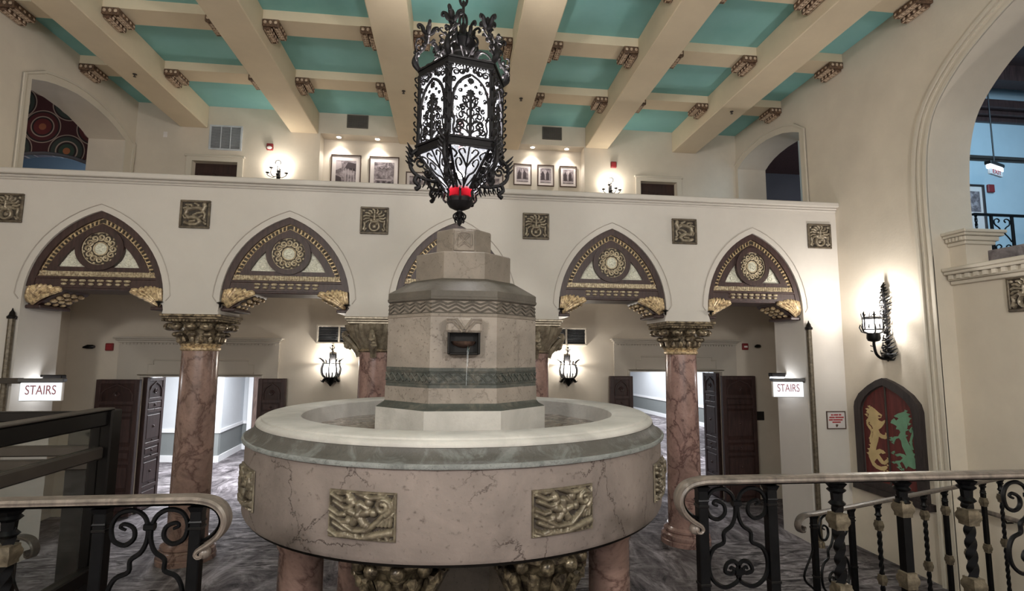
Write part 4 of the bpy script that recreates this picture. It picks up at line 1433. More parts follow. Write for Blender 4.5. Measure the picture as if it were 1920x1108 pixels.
# the six glazed sides with openwork tracery (drawn once, turned six times)
PW, PZ0, PZ1 = .345, 4.47, 5.07
def side_tracery():
    g = G()
    y = -LR * cos(PI / 6) - .006
    def ln(P, r=.0055, k=3):
        r *= 1.6
        P2 = smooth_line(P, k) if k > 1 else P
        g.tube([(x, y, z) for x, z in P2], r, 5)
    zc = (PZ0 + PZ1) / 2
    for s in (-1, 1):
        ln([(s * .165, PZ0), (s * .165, PZ1)], .008, 1)
        # pointed tracery arch
        ln([(s * .15, 4.66), (s * .145, 4.80), (s * .115, 4.90), (s * .06, 4.965), (0, 5.0)], .009)
        # spandrel scrolls
        for cx, cz, r, a0 in ((.125, 5.01, .034, 0), (.075, 5.02, .026, 2), (.14, 4.945, .024, 4), (.035, 5.035, .018, 1)):
            ln([(s * x, z) for x, z in spiral(cx, cz, r, .006, a0, 1.5, 12)], .0055, 1)
        # tree of scrolls rising from the base
        for j, z in enumerate((4.50, 4.565, 4.63, 4.695, 4.755)):
            wdt = .125 - .016 * j
            ln([(0, z), (s * wdt * .35, z + .035), (s * wdt * .8, z + .05), (s * wdt, z + .025), (s * wdt * .85, z + .002), (s * wdt * .62, z + .016), (s * wdt * .72, z + .032)], .0052)
            ln([(s * .012, z + .01), (s * .03, z + .055), (s * .02, z + .075)], .0048)
            g.sphere((s * wdt * .55, y, z + .052), .009, 6, 5)
            g.sphere((s * (wdt * .9), y, z + .045), .008, 6, 5)
        ln([(s * .05, 4.49), (s * .09, 4.51), (s * .11, 4.56), (s * .08, 4.60), (s * .05, 4.57), (s * .065, 4.54)], .006)
        ln([(s * .125, 4.48), (s * .14, 4.54), (s * .13, 4.60), (s * .145, 4.66)], .006)
        for cx, cz, r, a0 in ((.105, 4.70, .022, 1), (.118, 4.79, .02, 4), (.085, 4.86, .018, 2), (.05, 4.80, .02, 0), (.075, 4.73, .016, 3), (.135, 4.86, .016, 2), (.04, 4.90, .014, 5), (.14, 4.63, .018, 0), (.09, 4.93, .014, 1)):
            ln([(s * x, z) for x, z in spiral(cx, cz, r, .005, a0, 1.4, 10)], .004, 1)
        for x0, z0 in ((.035, 4.60), (.06, 4.66), (.03, 4.72), (.07, 4.53), (.10, 4.62)):
            ln([(s * x0, z0), (s * (x0 + .014), z0 + .022), (s * (x0 + .008), z0 + .04)], .005)
    ln([(0, PZ0), (0, 4.86)], .010, 1)
    for k in range(7):
        a = PI * k / 6
        ln([(0, 4.82), (.04 * cos(a), 4.82 + .055 * sin(a))], .007, 1)
    # rosette near the apex
    P = []
    for k in range(20):
        a = 2 * PI * k / 20
        r = .034 if k % 2 else .024
        P.append((r * cos(a), 4.945 + r * sin(a)))
    g.prism(P, y - .006, y + .004, 'y')
    for k in range(15):
        g.sphere((-.147 + k * .021, y, 5.055), .008, 6, 4)
    return g
gt = side_tracery()
me_t = None
for k in range(6):
    a = -ROT + k * PI / 3
    if me_t is None:
        o = gt.build('side_tracery', M['lantern_iron'], la)
        me_t = o.data
    else:
        o = bpy.data.objects.new('side_tracery', me_t)
        C.objects.link(o)
        o.parent = la
    o.rotation_euler = (0, 0, a)
    y = -LR * cos(PI / 6) + .008
    gp = G().box(-.17, .17, y, y + .004, PZ0, PZ1)
    p = gp.build('glass_pane', M['lantern_glass'], la)
    p.rotation_euler = (0, 0, a)
    # sloping lower panes with leaf tracery
    g = G()
    w0, w1 = .165, .055
    def sl(x, t):
        r = LR * cos(PI / 6) * (1 - t) + .115 * t
        return (x * (1 - t + t * w1 / w0), -r, 4.405 - .285 * t)
    A = [sl(-w0, 0), sl(w0, 0), sl(w0, 1), sl(-w0, 1)]
    B = [(x, yy + .006, z + .004) for x, yy, z in A]
    g.add(A + B, [(0, 1, 2, 3), (7, 6, 5, 4), (0, 4, 5, 1), (1, 5, 6, 2), (2, 6, 7, 3), (3, 7, 4, 0)])
    p = g.build('lower_pane', M['pane_clear'], la)
    p.rotation_euler = (0, 0, a)
    g = G()
    def l2(P, r=.0085):
        g.tube([(q[0], q[1] - .008, q[2]) for q in (sl(x, t) for x, t in smooth_line(P, 3))], r, 5)
    for s in (-1, 1):
        l2([(s * .165, 0), (s * .165, .5), (s * .165, 1)], .012)
        l2([(0, .95), (s * .05, .7), (s * .11, .6), (s * .13, .4), (s * .09, .3), (s * .06, .42), (s * .09, .48)])
        l2([(0, .5), (s * .05, .3), (s * .09, .15), (s * .05, .08), (s * .03, .18)])
        l2([(s * .15, .1), (s * .11, .2), (s * .14, .3)])
        l2([(s * .06, .95), (s * .12, .8), (s * .14, .65)])
    l2([(0, 0), (0, .5), (0, 1)], .007)
    o = g.build('lower_tracery', M['lantern_iron'], la)
    o.rotation_euler = (0, 0, a)
# red glass accents, bottom cup, finial
for k in (1, 4):
    a = -ROT + k * PI / 3 - PI / 6 + .2
    r = LR * .80
    G().box(-.03, .03, -r, -r + .004, 4.75, 5.0).xf(lambda p, a=a: Vector((p.x * cos(a) - p.y * sin(a), p.x * sin(a) + p.y * cos(a), p.z))).build('red_pane', M['red_glass'], la)
g = G().lathe([(.02, 4.50), (.02, 4.72), (.028, 4.74), (.028, 4.76)], 12)
g.build('red_stem', M['red'], la)
g = G().lathe([(.115, 4.14), (.10, 4.10), (.085, 4.06), (.085, 4.05)], 12, cap=False)
g.build('red_cup', M['red_glass'], la)
g = G().lathe([(.095, 4.07), (.11, 4.055), (.112, 4.02), (.09, 3.985), (.05, 3.965), (.022, 3.955), (.02, 3.93), (.03, 3.915), (.02, 3.90), (.03, 3.88), (.018, 3.86), (.022, 3.845), (.004, 3.82)], 20)
for k in range(8):
    a = 2 * PI * k / 8
    P = [(r * cos(a), r * sin(a), z) for r, z in smooth_line([(.115, 4.02), (.14, 4.05), (.135, 4.09), (.155, 4.11)], 3)]
    g.tube(P, .010, 5)
    P = [(r * cos(a), r * sin(a), z) for r, z in smooth_line([(.02, 3.94), (.05, 3.915), (.045, 3.885), (.025, 3.88)], 3)]
    g.tube(P, .007, 5)
    P = [(r * cos(a + .3), r * sin(a + .3), z) for r, z in smooth_line([(.02, 3.90), (.042, 3.87), (.03, 3.85)], 3)]
    g.tube(P, .006, 5)
g.build('bottom_finial', M['lantern_iron'], la)
# candles and bulbs inside
for k in range(6):
    a = 2 * PI * k / 6 + .35
    x, y = .20 * cos(a), .20 * sin(a)
    zb = 4.72 + (.10 if k % 2 else 0)
    g = G().lathe([(.012, zb - .14), (.012, zb - .02)], 8, (x, y, 0))
    g.tube([(0, 0, 4.55), (x * .6, y * .6, 4.56), (x, y, zb - .14)], .007, 5)
    g.build('candle', M['alarm_white'], la)
    g = G().lathe([(.003, zb - .025), (.026, zb), (.030, zb + .02), (.018, zb + .06), (.002, zb + .085)], 10, (x, y, 0))
    g.build('bulb', M['bulb'], la)
g = G().sphere((.0, -.06, 4.25), .035, 12, 8)
g.build('bulb', M['bulb'], la)
lamp('lantern_lamp', 'POINT', (LX, LY, 4.82), 230, NEUT, .09)
lamp('lantern_lamp', 'POINT', (LX, LY - .02, 4.30), 14, NEUT, .04)

# ================================================================== SCONCES
def crown_sconce(loc, label, power):
    """wall basket: iron cup, glass tulip, spiked rim and tall finial"""
    t = thing('wall_sconce', label, 'sconce', loc, group='iron basket sconces on the passage wall')
    t.scale = (1.15, 1.15, 1.15)
    g = G()
    g.bbox(-.05, .05, .08, .104, -.20, .20, .008)
    g.tube([(0, .10, -.1), (0, .02, -.16), (0, 0, -.12)], .012, 6)
    g.tube([(0, .10, .14), (0, .05, .18), (0, .03, .30)], .009, 6)
    for s in (-1, 1):
        g.tube([(0, .03, .26), (s * .03, .03, .285), (s * .035, .03, .31)], .006, 5)
    g.sphere((0, .03, .325), .014, 8, 6)
    g.build('wall_bracket', M['iron'], t)
    g = G().lathe([(.006, -.30), (.03, -.27), (.06, -.24), (.085, -.20), (.10, -.16), (.085, -.155)], 16)
    for k in range(8):
        a = 2 * PI * k / 8
        c, s = cos(a), sin(a)
        P = smooth_line([(.09, -.17), (.135, -.12), (.15, -.03), (.125, .05), (.14, .10), (.20, .14)], 3)
        g.tube([(r * c, r * s, z) for r, z in P], [.010] * (len(P) - 3) + [.008, .006, .003], 5)
        g.tube([(.09 * c, .09 * s, -.18), (.13 * c, .13 * s, -.23), (.15 * c, .15 * s, -.21)], [.014, .014, .005], 5)
        a2 = a + PI / 8
        g.tube([(.10 * cos(a2), .10 * sin(a2), -.16), (.12 * cos(a2), .12 * sin(a2), -.10), (.10 * cos(a2), .10 * sin(a2), -.07)], .009, 5)
    P = [(.128 * cos(2 * PI * i / 24), .128 * sin(2 * PI * i / 24), .05) for i in range(24)]
    g.tube(P, .008, 5, closed=True)
    g.build('basket', M['iron'], t)
    g = G().lathe([(.07, -.16), (.115, -.10), (.125, -.03), (.11, .045)], 20, cap=False)
    g.build('glass_tulip', M['frost'], t)
    g = G().sphere((0, 0, -.01), .042, 12, 8, (1, 1, 1.3))
    g.build('bulb', M['sconce_bulb'], t)
    o = lamp('sconce_lamp', 'POINT', (loc[0], loc[1], loc[2] + .07), power, WARM, .03)
    return t
crown_sconce((-2.12, 9.83, 2.50), 'lit iron basket sconce on the passage wall, left of the fountain', 27)
crown_sconce((2.20, 9.83, 2.50), 'lit iron basket sconce on the passage wall, right of the fountain', 27)

def candelabra(loc, label, power):
    t = thing('candle_sconce', label, 'sconce', loc, group='candle sconces on the gallery wall')
    g = G().bbox(-.035, .035, .10, .12, -.22, .10, .006)
    g.lathe([(.005, -.06), (.03, -.04), (.035, -.02), (.015, .0), (.012, .10), (.02, .12), (.01, .14)], 10, (0, .06, 0))
    P = [(x, .06, z) for x, z in spiral(0, .20, .05, .05, -PI / 2, .85, 16)]
    g.tube(P, .008, 5)
    for k, (x, y, z) in enumerate(((-.17, .02, -.02), (.17, .02, -.02), (-.08, -.06, .05), (.06, -.07, -.02))):
        g.tube(smooth_line([(0, .06, -.05), (x * .5, .06 + (y - .06) * .6, -.10), (x, y, -.06), (x, y, z - .0)], 4), .008, 5)
        g.lathe([(.012, z - .01), (.035, z), (.038, z + .012), (.012, z + .014)], 10, (x, y, 0))
    g.build('arms', M['iron'], t)
    for x, y, z in ((-.17, .02, -.02), (.17, .02, -.02), (-.08, -.06, .05), (.06, -.07, -.02)):
        G().lathe([(.011, z + .012), (.011, z + .09)], 8, (x, y, 0)).build('candle', M['alarm_white'], t)
        G().lathe([(.004, z + .09), (.016, z + .11), (.016, z + .13), (.003, z + .165)], 8, (x, y, 0)).build('bulb', M['sconce_bulb'], t)
    lamp('sconce_lamp', 'POINT', (loc[0], loc[1] - .05, loc[2] + .12), power, WARM, .08)
candelabra((-3.36, 10.18, 6.16), 'candle sconce on the gallery wall between door and picture recess, under the strobe alarm', 15)
candelabra((3.20, 10.18, 6.12), 'candle sconce on the gallery wall right of the picture recess', 13)

# large bracket lantern on the right-hand wall
t = thing('bracket_lantern', 'lit black wrought iron bracket lantern on the right-hand wall above the lion shutter', 'lantern', (XW, 6.62, 3.1))
g = G()
for z, q in ((-.36, .12), (-.30, .13), (-.22, .10), (-.12, .07), (.0, .05), (.12, .055), (.22, .05), (.28, .08), (.36, .10), (.44, .07), (.52, .045), (.58, .02)):
    for k in range(7):
        a = 2 * PI * k / 7 + z * 9
        P = [(-.03, 0, z), (-.05 - .03 * abs(cos(a)), q * .6 * cos(a), z + .04 * sin(a)), (-.04, q * cos(a), z + .07 * sin(a) + .02), (-.02, q * 1.15 * cos(a), z + .05 * sin(a) + .04)]
        g.tube(P, [.007, .013, .009, .003], 5)
g.tube([(-.03, 0, -.40), (-.03, 0, .60)], [.02, .004], 8)
g.sphere((-.05, 0, -.34), .075, 10, 8, (.8, 1, .7))
g.build('leafy_backplate', M['iron'], t)
g = G().tube(smooth_line([(-.04, 0, -.38), (-.14, .01, -.37), (-.21, .01, -.31), (-.235, .01, -.20), (-.235, .01, -.14)], 5), .018, 8)
for z in (-.28, -.21):
    g.tube([(-.26, .01, z), (-.29, .01, z + .01)], .007, 5)
g.lathe([(.02, -.15), (.07, -.135), (.085, -.10), (.08, -.03), (.06, -.02)], 14, (-.235, .01, 0))
g.build('arm', M['iron'], t)
g = G()
P = [(-.235 + .12 * cos(2 * PI * i / 20), .01 + .12 * sin(2 * PI * i / 20)) for i in range(20)]
for z, r in ((.02, .011), (.165, .010), (.185, .008)):
    g.tube([(x, y, z) for x, y in P], r, 5, closed=True)
for k in range(6):
    a = 2 * PI * k / 6
    c, s = cos(a), sin(a)
    cx, cy = -.235, .01
    g.tube([(cx + .08 * c, cy + .08 * s, -.03), (cx + .14 * c, cy + .14 * s, -.01), (cx + .165 * c, cy + .165 * s, .05), (cx + .15 * c, cy + .15 * s, .09)], .009, 5)
    g.tube([(cx + .12 * c, cy + .12 * s, .02), (cx + .12 * c, cy + .12 * s, .19)], .009, 5)
    g.tube([(cx + .12 * c, cy + .12 * s, .18), (cx + .13 * c, cy + .13 * s, .235), (cx + .12 * c, cy + .12 * s, .265)], [.011, .013, .005], 5)
    for q in (-.2, .2):
        g.tube([(cx + .12 * c, cy + .12 * s, .20), (cx + .125 * cos(a + q), cy + .125 * sin(a + q), .225)], .007, 5)
    P2 = spiral(0, .06, .04, .008, a, 1.4, 12)
    g.tube([(cx + .122 * cos(a + .5 + u * 1.2), cy + .122 * sin(a + .5 + u * 1.2), .01 + v) for u, v in P2], .006, 5)
g.build('cage', M['iron'], t)
G().lathe([(.06, -.02), (.10, .01), (.108, .08), (.104, .16)], 20, (-.235, .01, 0), cap=False).build('glass_cylinder', M['frost'], t)
for y in (-.035, .05):
    G().sphere((-.235, y, .10), .034, 12, 8, (1, 1, 1.25)).build('bulb', M['sconce_bulb'], t)
lamp('sconce_lamp', 'POINT', (XW - .24, 6.63, 3.33), 62, NEUT, .05)

# ================================================================== DOOR LEAVES
def leaf(name, label, hinge, ang, w_, h_, face=1):
    """carved oak leaf: x from the hinge, front (carved) face at -y"""
    t = thing(name, label, 'door', hinge, ang, 'carved oak door leaves')
    G().bbox(0, w_, -.03, .03, .02, h_, .008).build('slab', M['door_wood'], t)
    g = G()
    fr = .075
    for sy in (-1, 1):
        y0, y1 = sorted((sy * .028, sy * .042))
        g.bbox(0, fr, y0, y1, .02, h_, .004)
        g.bbox(w_ - fr, w_, y0, y1, .02, h_, .004)
        for z in (.02, .36, .86, 1.10, h_ - .62, h_ - .42, h_ - .07):
            g.bbox(fr, w_ - fr, y0, y1, z, z + .06, .004)
        # little pointed arch in the top panel
        r = (w_ - 2 * fr) / 2 - .02
        cx = w_ / 2
        P = [(cx - r, sy * .036, h_ - .36), (cx - r, sy * .036, h_ - .24), (cx - r * .75, sy * .036, h_ - .16), (cx, sy * .036, h_ - .085), (cx + r * .75, sy * .036, h_ - .16), (cx + r, sy * .036, h_ - .24), (cx + r, sy * .036, h_ - .36)]
        g.tube(P, .016, 6)
        g.tube([(x, sy * .036, z) for x, z in spiral(cx, h_ - .25, .05, .01, 0, 1.5, 14)], .012, 5)
        for z0, z1 in ((.48, .82), (.96, 1.06), (1.22, h_ - .66), (h_ - .54, h_ - .44), (.12, .32)):
            g.bbox(fr + .02, w_ - fr - .02, sy * .03 - .008, sy * .03 + .008, z0, z1, .006)
            g.sphere((cx, sy * .04, (z0 + z1) / 2), .022, 8, 6)
            g.sphere((cx, sy * .04, z0 - .03), .012, 6, 5)
    g.build('carved_rails', M['dark_wood'], t)
    return t
# left doorway
leaf('door_leaf', 'dark oak door leaf folded flat on the wall left of the left-hand doorway', (-5.25, 9.80, 0), PI + .0, .68, 2.27)
leaf('door_leaf', 'carved door leaf standing open at the left jamb of the left-hand doorway', (-5.30, 10.02, 0), PI / 2 - .02, .58, 2.29)
leaf('door_leaf', 'dark oak door leaf folded flat on the wall right of the left-hand doorway', (-3.33, 9.82, 0), 0, .46, 2.29)
# right doorway
leaf('door_leaf', 'dark oak door leaf folded flat on the wall left of the right-hand doorway', (3.43, 9.82, 0), PI, .44, 2.35)
leaf('door_leaf', 'carved door leaf standing open at the right jamb of the right-hand doorway', (5.25, 10.02, 0), PI / 2 + .0, .56, 2.40)
leaf('door_leaf', 'dark oak door leaf folded flat on the wall right of the right-hand doorway', (5.20, 9.80, 0), 0, .68, 2.36)

# ================================================================== WALL FIXTURES
def alarm(loc, label, kind, rz=0.0):
    t = thing('fire_alarm', label, 'alarm', loc, rz, 'red fire alarms')
    G().bbox(-.06, .06, -.05, 0, -.065, .065, .01).build('housing', M['red'], t)
    if kind == 'strobe':
        G().lathe([(.002, -.018), (.04, -.012), (.045, 0)], 16, sx=1.1).xf(lambda p: Vector((p.x, -.048 + p.z, -.022 + p.y * .7))).build('strobe_lens', M['alarm_white'], t)
    elif kind == 'pull':
        G().bbox(-.035, .035, -.062, -.048, -.02, .015, .004).build('pull_bar', M['alarm_white'], t)
    else:
        g = G()
        for i in range(5):
            g.box(-.04, .04, -.053, -.048, -.04 + i * .018, -.032 + i * .018)
        g.build('sounder_grille', M['sign_red'], t)
alarm((-3.54, 10.3, 6.68), 'red fire alarm with white strobe above the left candle sconce on the gallery', 'strobe')
alarm((3.27, 10.3, 6.66), 'plain red fire alarm above the right candle sconce on the gallery', 'plain')
alarm((-5.87, 9.95, 2.82), 'dark red fire alarm on the passage wall at the left end', 'plain')
alarm((5.79, 9.95, 2.93), 'red fire alarm with white bar on the passage wall at the right end', 'pull')
def emlight(loc, label, s):
    t = thing('security_camera', label, 'camera', loc, group='small wall cameras')
    G().lathe([(.03, 0), (.03, .012), (.012, .02), (.012, .06)], 12).xf(lambda p: Vector((p.x, -p.z, p.y))).build('mount', M['grey_metal'], t)
    G().tube([(-s * .03, -.06, 0), (s * .04, -.10, 0), (s * .10, -.12, -.012)], [.035, .036, .012], 10).build('body', M['dark_metal'], t)
emlight((-6.14, 9.95, 2.82), 'small dark camera at the left end of the passage wall', -1)
emlight((6.04, 9.95, 2.94), 'small dark camera at the right end of the passage wall', -1)
o = G().bbox(-.035, .035, -.008, 0, -.055, .055, .003).build('light_switch', M['alarm_white'], None, (-5.45, 10.3, 6.83))
tag(o, 'white switch plate on the gallery wall above the left-hand door', 'switch')
o = G().bbox(-.15, .15, -.012, 0, -.085, .085, .004).build('wall_plate', M['black'], None, (5.99, 9.95, 1.58))
tag(o, 'black rectangular notice plate on the passage wall beside the open oak door', 'plate')

# grilles
t = thing('air_grille', 'large pale return air grille on the gallery wall above the left-hand door', 'vent', (-4.36, 10.3, 6.82))
G().box(-.27, .27, -.008, 0, -.22, .22).build('backing', M['grille_slot'], t)
g = G()
for a, b, c, d in ((-.30, .30, .215, .245), (-.30, .30, -.245, -.215), (-.30, -.265, -.215, .215), (.265, .30, -.215, .215), (-.095, -.08, -.215, .215), (.08, .095, -.215, .215)):
    g.bbox(a, b, -.028, 0, c, d, .004)
g.build('frame', M['grille_white'], t)
g = G()
for i in range(27):
    z = -.208 + i * .016
    g.add([(-.265, -.024, z), (.265, -.024, z), (.265, -.010, z + .012), (-.265, -.010, z + .012), (-.265, -.022, z - .002), (.265, -.022, z - .002), (.265, -.008, z + .010), (-.265, -.008, z + .010)], [(0, 1, 2, 3), (7, 6, 5, 4), (0, 4, 5, 1), (3, 2, 6, 7)])
g.build('louvre', M['grille_white'], t)
def mesh_grille(loc, label):
    t = thing('air_grille', label, 'vent', loc, group='mesh grilles above the picture recess')
    G().box(-.19, .19, -.006, 0, -.125, .125).build('backing', M['grille_slot'], t)
    g = G()
    for a, b, c, d in ((-.205, .205, .115, .135), (-.205, .205, -.135, -.115), (-.205, -.185, -.115, .115), (.185, .205, -.115, .115)):
        g.bbox(a, b, -.022, 0, c, d, .004)
    g.build('frame', M['grille_dark'], t)
    g = G()
    for i in range(15):
        x = -.175 + i * .025
        g.box(x - .004, x + .004, -.015, -.006, -.115, .115)
    for i in range(9):
        z = -.1 + i * .025
        g.box(-.185, .185, -.017, -.008, z - .004, z + .004)
    g.build('mesh', M['grille_dark'], t)
mesh_grille((-1.92, 10.3, 7.29), 'grey mesh air grille above the two large framed photographs')
mesh_grille((1.98, 10.3, 7.27), 'grey mesh air grille above the three small framed photographs')
def transom(loc, label, sx):
    t = thing('transom_vent', label, 'vent', loc, group='framed vents above the basket sconces')
    G().box(-.36, .36, -.006, 0, -.16, .16).build('backing', M['black'], t)
    g = G()
    for a, b, c, d in ((-.40, .40, .14, .175), (-.40, .40, -.175, -.14), (-.40, -.365, -.14, .14), (.365, .40, -.14, .14), (-.018, .018, -.14, .14)):
        g.bbox(a, b, -.045, 0, c, d, .006)
    g.build('frame', M['trim'], t)
    for a, b in ((-.365, -.018), (.018, .365)):
        g = G()
        for i in range(9):
            z = -.12 + i * .03
            g.add([(a, -.035, z), (b, -.035, z), (b, -.012, z + .02), (a, -.012, z + .02), (a, -.033, z - .004), (b, -.033, z - .004), (b, -.010, z + .016), (a, -.010, z + .016)], [(0, 1, 2, 3), (7, 6, 5, 4), (0, 4, 5, 1), (3, 2, 6, 7)])
        g.build('louvre', M['metal'], t)
transom((-2.02, 9.95, 3.08), 'two-bay louvred vent above the basket sconce left of the fountain', 1)
transom((2.18, 9.95, 3.09), 'two-bay louvred vent above the basket sconce right of the fountain', 1)

# framed photographs in the recess
def framed(x0, x1, z0, z1, label, seed, mount=.28):
    t = thing('framed_photograph', label, 'picture', ((x0 + x1) / 2, 10.6, (z0 + z1) / 2), group='framed photographs in the gallery recess')
    w2, h2 = (x1 - x0) / 2, (z1 - z0) / 2
    f = .022
    g = G()
    for a, b, c, d in ((-w2, w2, h2 - f, h2), (-w2, w2, -h2, -h2 + f), (-w2, -w2 + f, -h2 + f, h2 - f), (w2 - f, w2, -h2 + f, h2 - f)):
        g.bbox(a, b, -.035, 0, c, d, .005)
    g.build('frame', M['frame_brown'], t)
    G().box(-w2 + f, w2 - f, -.018, -.002, -h2 + f, h2 - f).build('mount', M['mat_board'], t)
    k = 1 - mount
    pw, ph_ = (w2 - f) * k, (h2 - f) * (k + .03)
    p = G().box(-pw, pw, -.021, -.017, -ph_, ph_).build('print', photo('old_photograph_%d' % seed, seed), t)
    ink, pale = M['photo_ink'], M['photo_pale']
    g, g2 = G(), G()
    y0, y1 = -.0225, -.0205
    if seed == 1:      # columned porch with tree
        for i in range(4):
            x = -pw * .05 + i * pw * .27
            g2.box(x, x + pw * .07, y0, y1, -ph_ * .6, ph_ * .45)
        g.prism([(-pw * .1, ph_ * .5), (pw, ph_ * .25), (pw, ph_ * .8), (pw * .2, ph_ * .9)], y0, y1, 'y')
        g.prism([(-pw, -ph_), (-pw * .3, -ph_), (-pw * .45, -ph_ * .2), (-pw, -ph_ * .05)], y0, y1, 'y')
        g2.prism([(-pw, ph_ * .3), (-pw * .4, ph_ * .5), (-pw * .5, ph_ * .95), (-pw, ph_ * .95)], y0, y1, 'y')
    elif seed in (2, 4):    # facade with doorways
        for i in range(3):
            x = -pw * .7 + i * pw * .55
            g.box(x, x + pw * .3, y0, y1, -ph_ * .95, -ph_ * .35)
        g2.box(-pw * .8, pw * .8, y0, y1, -ph_ * .28, -ph_ * .2)
        g2.tube([(x * pw, y0, z * ph_) for x, z in ((-.5, .7), (-.2, .55), (0, .7), (.2, .55), (.5, .7))], .006, 4)
    else:               # arches and garden
        for i in range(2):
            x = -pw * .55 + i * pw * .9
            g.prism([(x - pw * .3, -ph_ * .6), (x + pw * .3, -ph_ * .6), (x + pw * .3, ph_ * .2), (x, ph_ * .65), (x - pw * .3, ph_ * .2)], y0, y1, 'y')
        g2.box(-pw, pw, y0, y1, -ph_ * .85, -ph_ * .7)
        g2.box(-pw * .06, pw * .1, y0, y1, -ph_ * .6, ph_ * .8)
    g.build('dark_shapes', ink, p)
    g2.build('pale_shapes', pale, p)
M['photo_ink'] = flat('photograph_ink', (58, 46, 50), .5)
M['photo_pale'] = flat('photograph_highlight', (176, 164, 166), .5)
framed(-2.46, -1.87, 5.88, 6.71, 'large framed photograph of a columned porch, leftmost in the gallery recess', 1)
framed(-1.71, -1.12, 5.88, 6.71, 'large framed photograph of a building front, beside the columned porch picture', 2)
framed(-.98, -.55, 5.86, 6.42, 'small framed picture partly hidden by the lantern, under the round plate', 4)
framed(.55, 1.01, 5.86, 6.45, 'small framed picture just right of the hanging lantern, low on the recess wall', 4)
framed(1.22, 1.60, 6.24, 6.70, 'small framed photograph, first of the row of three right of the lantern', 5)
framed(1.72, 2.08, 6.24, 6.70, 'small framed photograph, middle of the row of three right of the lantern', 6)
framed(2.20, 2.56, 6.24, 6.70, 'small framed photograph, last of the row of three right of the lantern', 7)
g = G().lathe([(.10, 0), (.10, .012), (.085, .022), (.07, .014), (.03, .018), (.004, .02)], 28).xf(lambda p: Vector((p.x, -p.z, p.y)))
for k in range(10):
    g.sphere((.088 * cos(k * .628), -.02, .088 * sin(k * .628)), .014, 6, 5)
o = g.build('wall_medallion', M['bracket_light'], None, (-.72, 10.6, 6.72))
tag(o, 'small round pale medallion on the recess wall, half hidden by the lantern', 'medallion')
# recessed downlights
for x, lab in ((-2.30, 'over the columned porch photograph'), (-1.55, 'over the building front photograph'), (1.60, 'over the first small photograph'), (2.32, 'over the last small photograph')):
    t = thing('downlight', 'bright recessed downlight in the recess soffit ' + lab, 'downlight', (x, 10.45, 7.02), group='downlights in the recess soffit')
    G().lathe([(.055, 0), (.055, -.008), (.042, -.008), (.042, 0)], 20, cap=False).build('trim_ring', M['alarm_white'], t)
    G().lathe([(.002, -.004), (.042, -.004)], 20, cap=False).build('lens', M['bulb'], t)
    lamp('downlight_lamp', 'SPOT', (x, 10.44, 6.99), 26, NEUT, .03, (x, 10.52, 5.5), rad(105))

# ================================================================== SIGNS
def stairs_sign(loc, rz, label, small):
    t = thing('stairs_sign', label, 'sign', loc, rz, 'lit stairs signs')
    g = G().bbox(-.235, .235, -.022, .022, -.12, .12, .008)
    g.build('lightbox', M['alarm_white'], t)
    G().box(-.225, .225, -.026, -.021, -.11, .11).build('face', M['sign_lit'], t)
    G().bbox(-.25, .25, -.05, .035, .12, .165, .008).build('lamp_hood', M['metal'], t)
    G().bbox(.22 if small > 0 else -.46, .30 if small > 0 else -.22, -.03, .03, .10, .17, .006).build('wall_bracket', M['grey_metal'], t)
    f = Matrix.Translation((0, -.0275, .015)) @ Matrix.Rotation(PI / 2, 4, 'X')
    text_obj('STAIRS', .165, M['sign_letters'], t, f, .68)
    return t
M['sign_letters'] = flat('muted_red_letters', (176, 112, 120), .5)
M['sign_small'] = flat('small_grey_letters', (120, 116, 122), .5)
stairs_sign((-5.12, 7.40, 2.235), .10, 'lit white sign with red stairs lettering hung by the left-hand jamb', -1)
stairs_sign((5.09, 7.60, 2.25), -.12, 'lit white sign with red stairs lettering hung by the right-hand jamb', 1)
for (x, y, z, lab) in ((-5.38, 7.98, 2.36, 'left'), (5.20, 8.02, 2.42, 'right')):
    t = thing('strip_light', 'short lit strip lamp fixed behind the %s-hand stairs sign' % lab, 'lamp', (x, y, z), group='strip lamps behind the stairs signs')
    G().bbox(-.12, .12, -.05, .05, .0, .06, .01).build('housing', M['dark_metal'], t)
    G().tube([(-.11, 0, -.02), (.11, 0, -.02)], .022, 8).build('tube', M['tube'], t)
    sg = -1 if x < 0 else 1
    G().bbox(*sorted((sg * .10, sg * ((5.34 if sg > 0 else 5.55) - abs(x)))), -.02, .02, .03, .06, .004).build('bracket', M['dark_metal'], t)
    lamp('strip_lamp', 'POINT', (x, y - .1, z - .08), 4, COOL, .06)
# warning notice on the right wall
t = thing('wall_notice', 'framed white notice with four red lines of writing, beside the lion shutter', 'sign', (5.775, 7.5, 1.80), 0)
g = G()
for a, b, c, d in ((-.155, .155, .118, .132), (-.155, .155, -.132, -.118), (-.155, -.141, -.118, .118), (.141, .155, -.118, .118)):
    g.bbox(a, b, -.018, 0, c, d, .003)
g.build('frame', M['frame_brown'], t)
G().box(-.142, .142, -.01, -.001, -.119, .119).build('sheet', M['sign_face'], t)
def faux_line(g, z, x0, x1, h, seed):
    """illegibly small lettering: a run of little upright strokes"""
    rs = random.Random(seed)
    x = x0
    while x < x1:
        w_ = rs.uniform(.006, .012)
        if rs.random() > .14:
            g.box(x, x + w_ * .75, -.0125, -.0095, z - h / 2, z + h / 2 * rs.uniform(.7, 1))
        x += w_
g = G()
for z, a, b, s in ((.078, -.08, .08, 1), (.040, -.112, .118, 2), (.004, -.12, .12, 3), (-.03, -.072, .075, 4)):
    faux_line(g, z, a, b, .022, s)
g.build('red_writing', M['sign_red'], t)
G().lathe([(.004, -.105), (.02, -.09), (.03, -.07), (.012, -.062)], 3).xf(lambda p: Vector((p.x, -.011 + p.y * .05, p.z))).build('arrow_mark', M['frame_brown'], t)

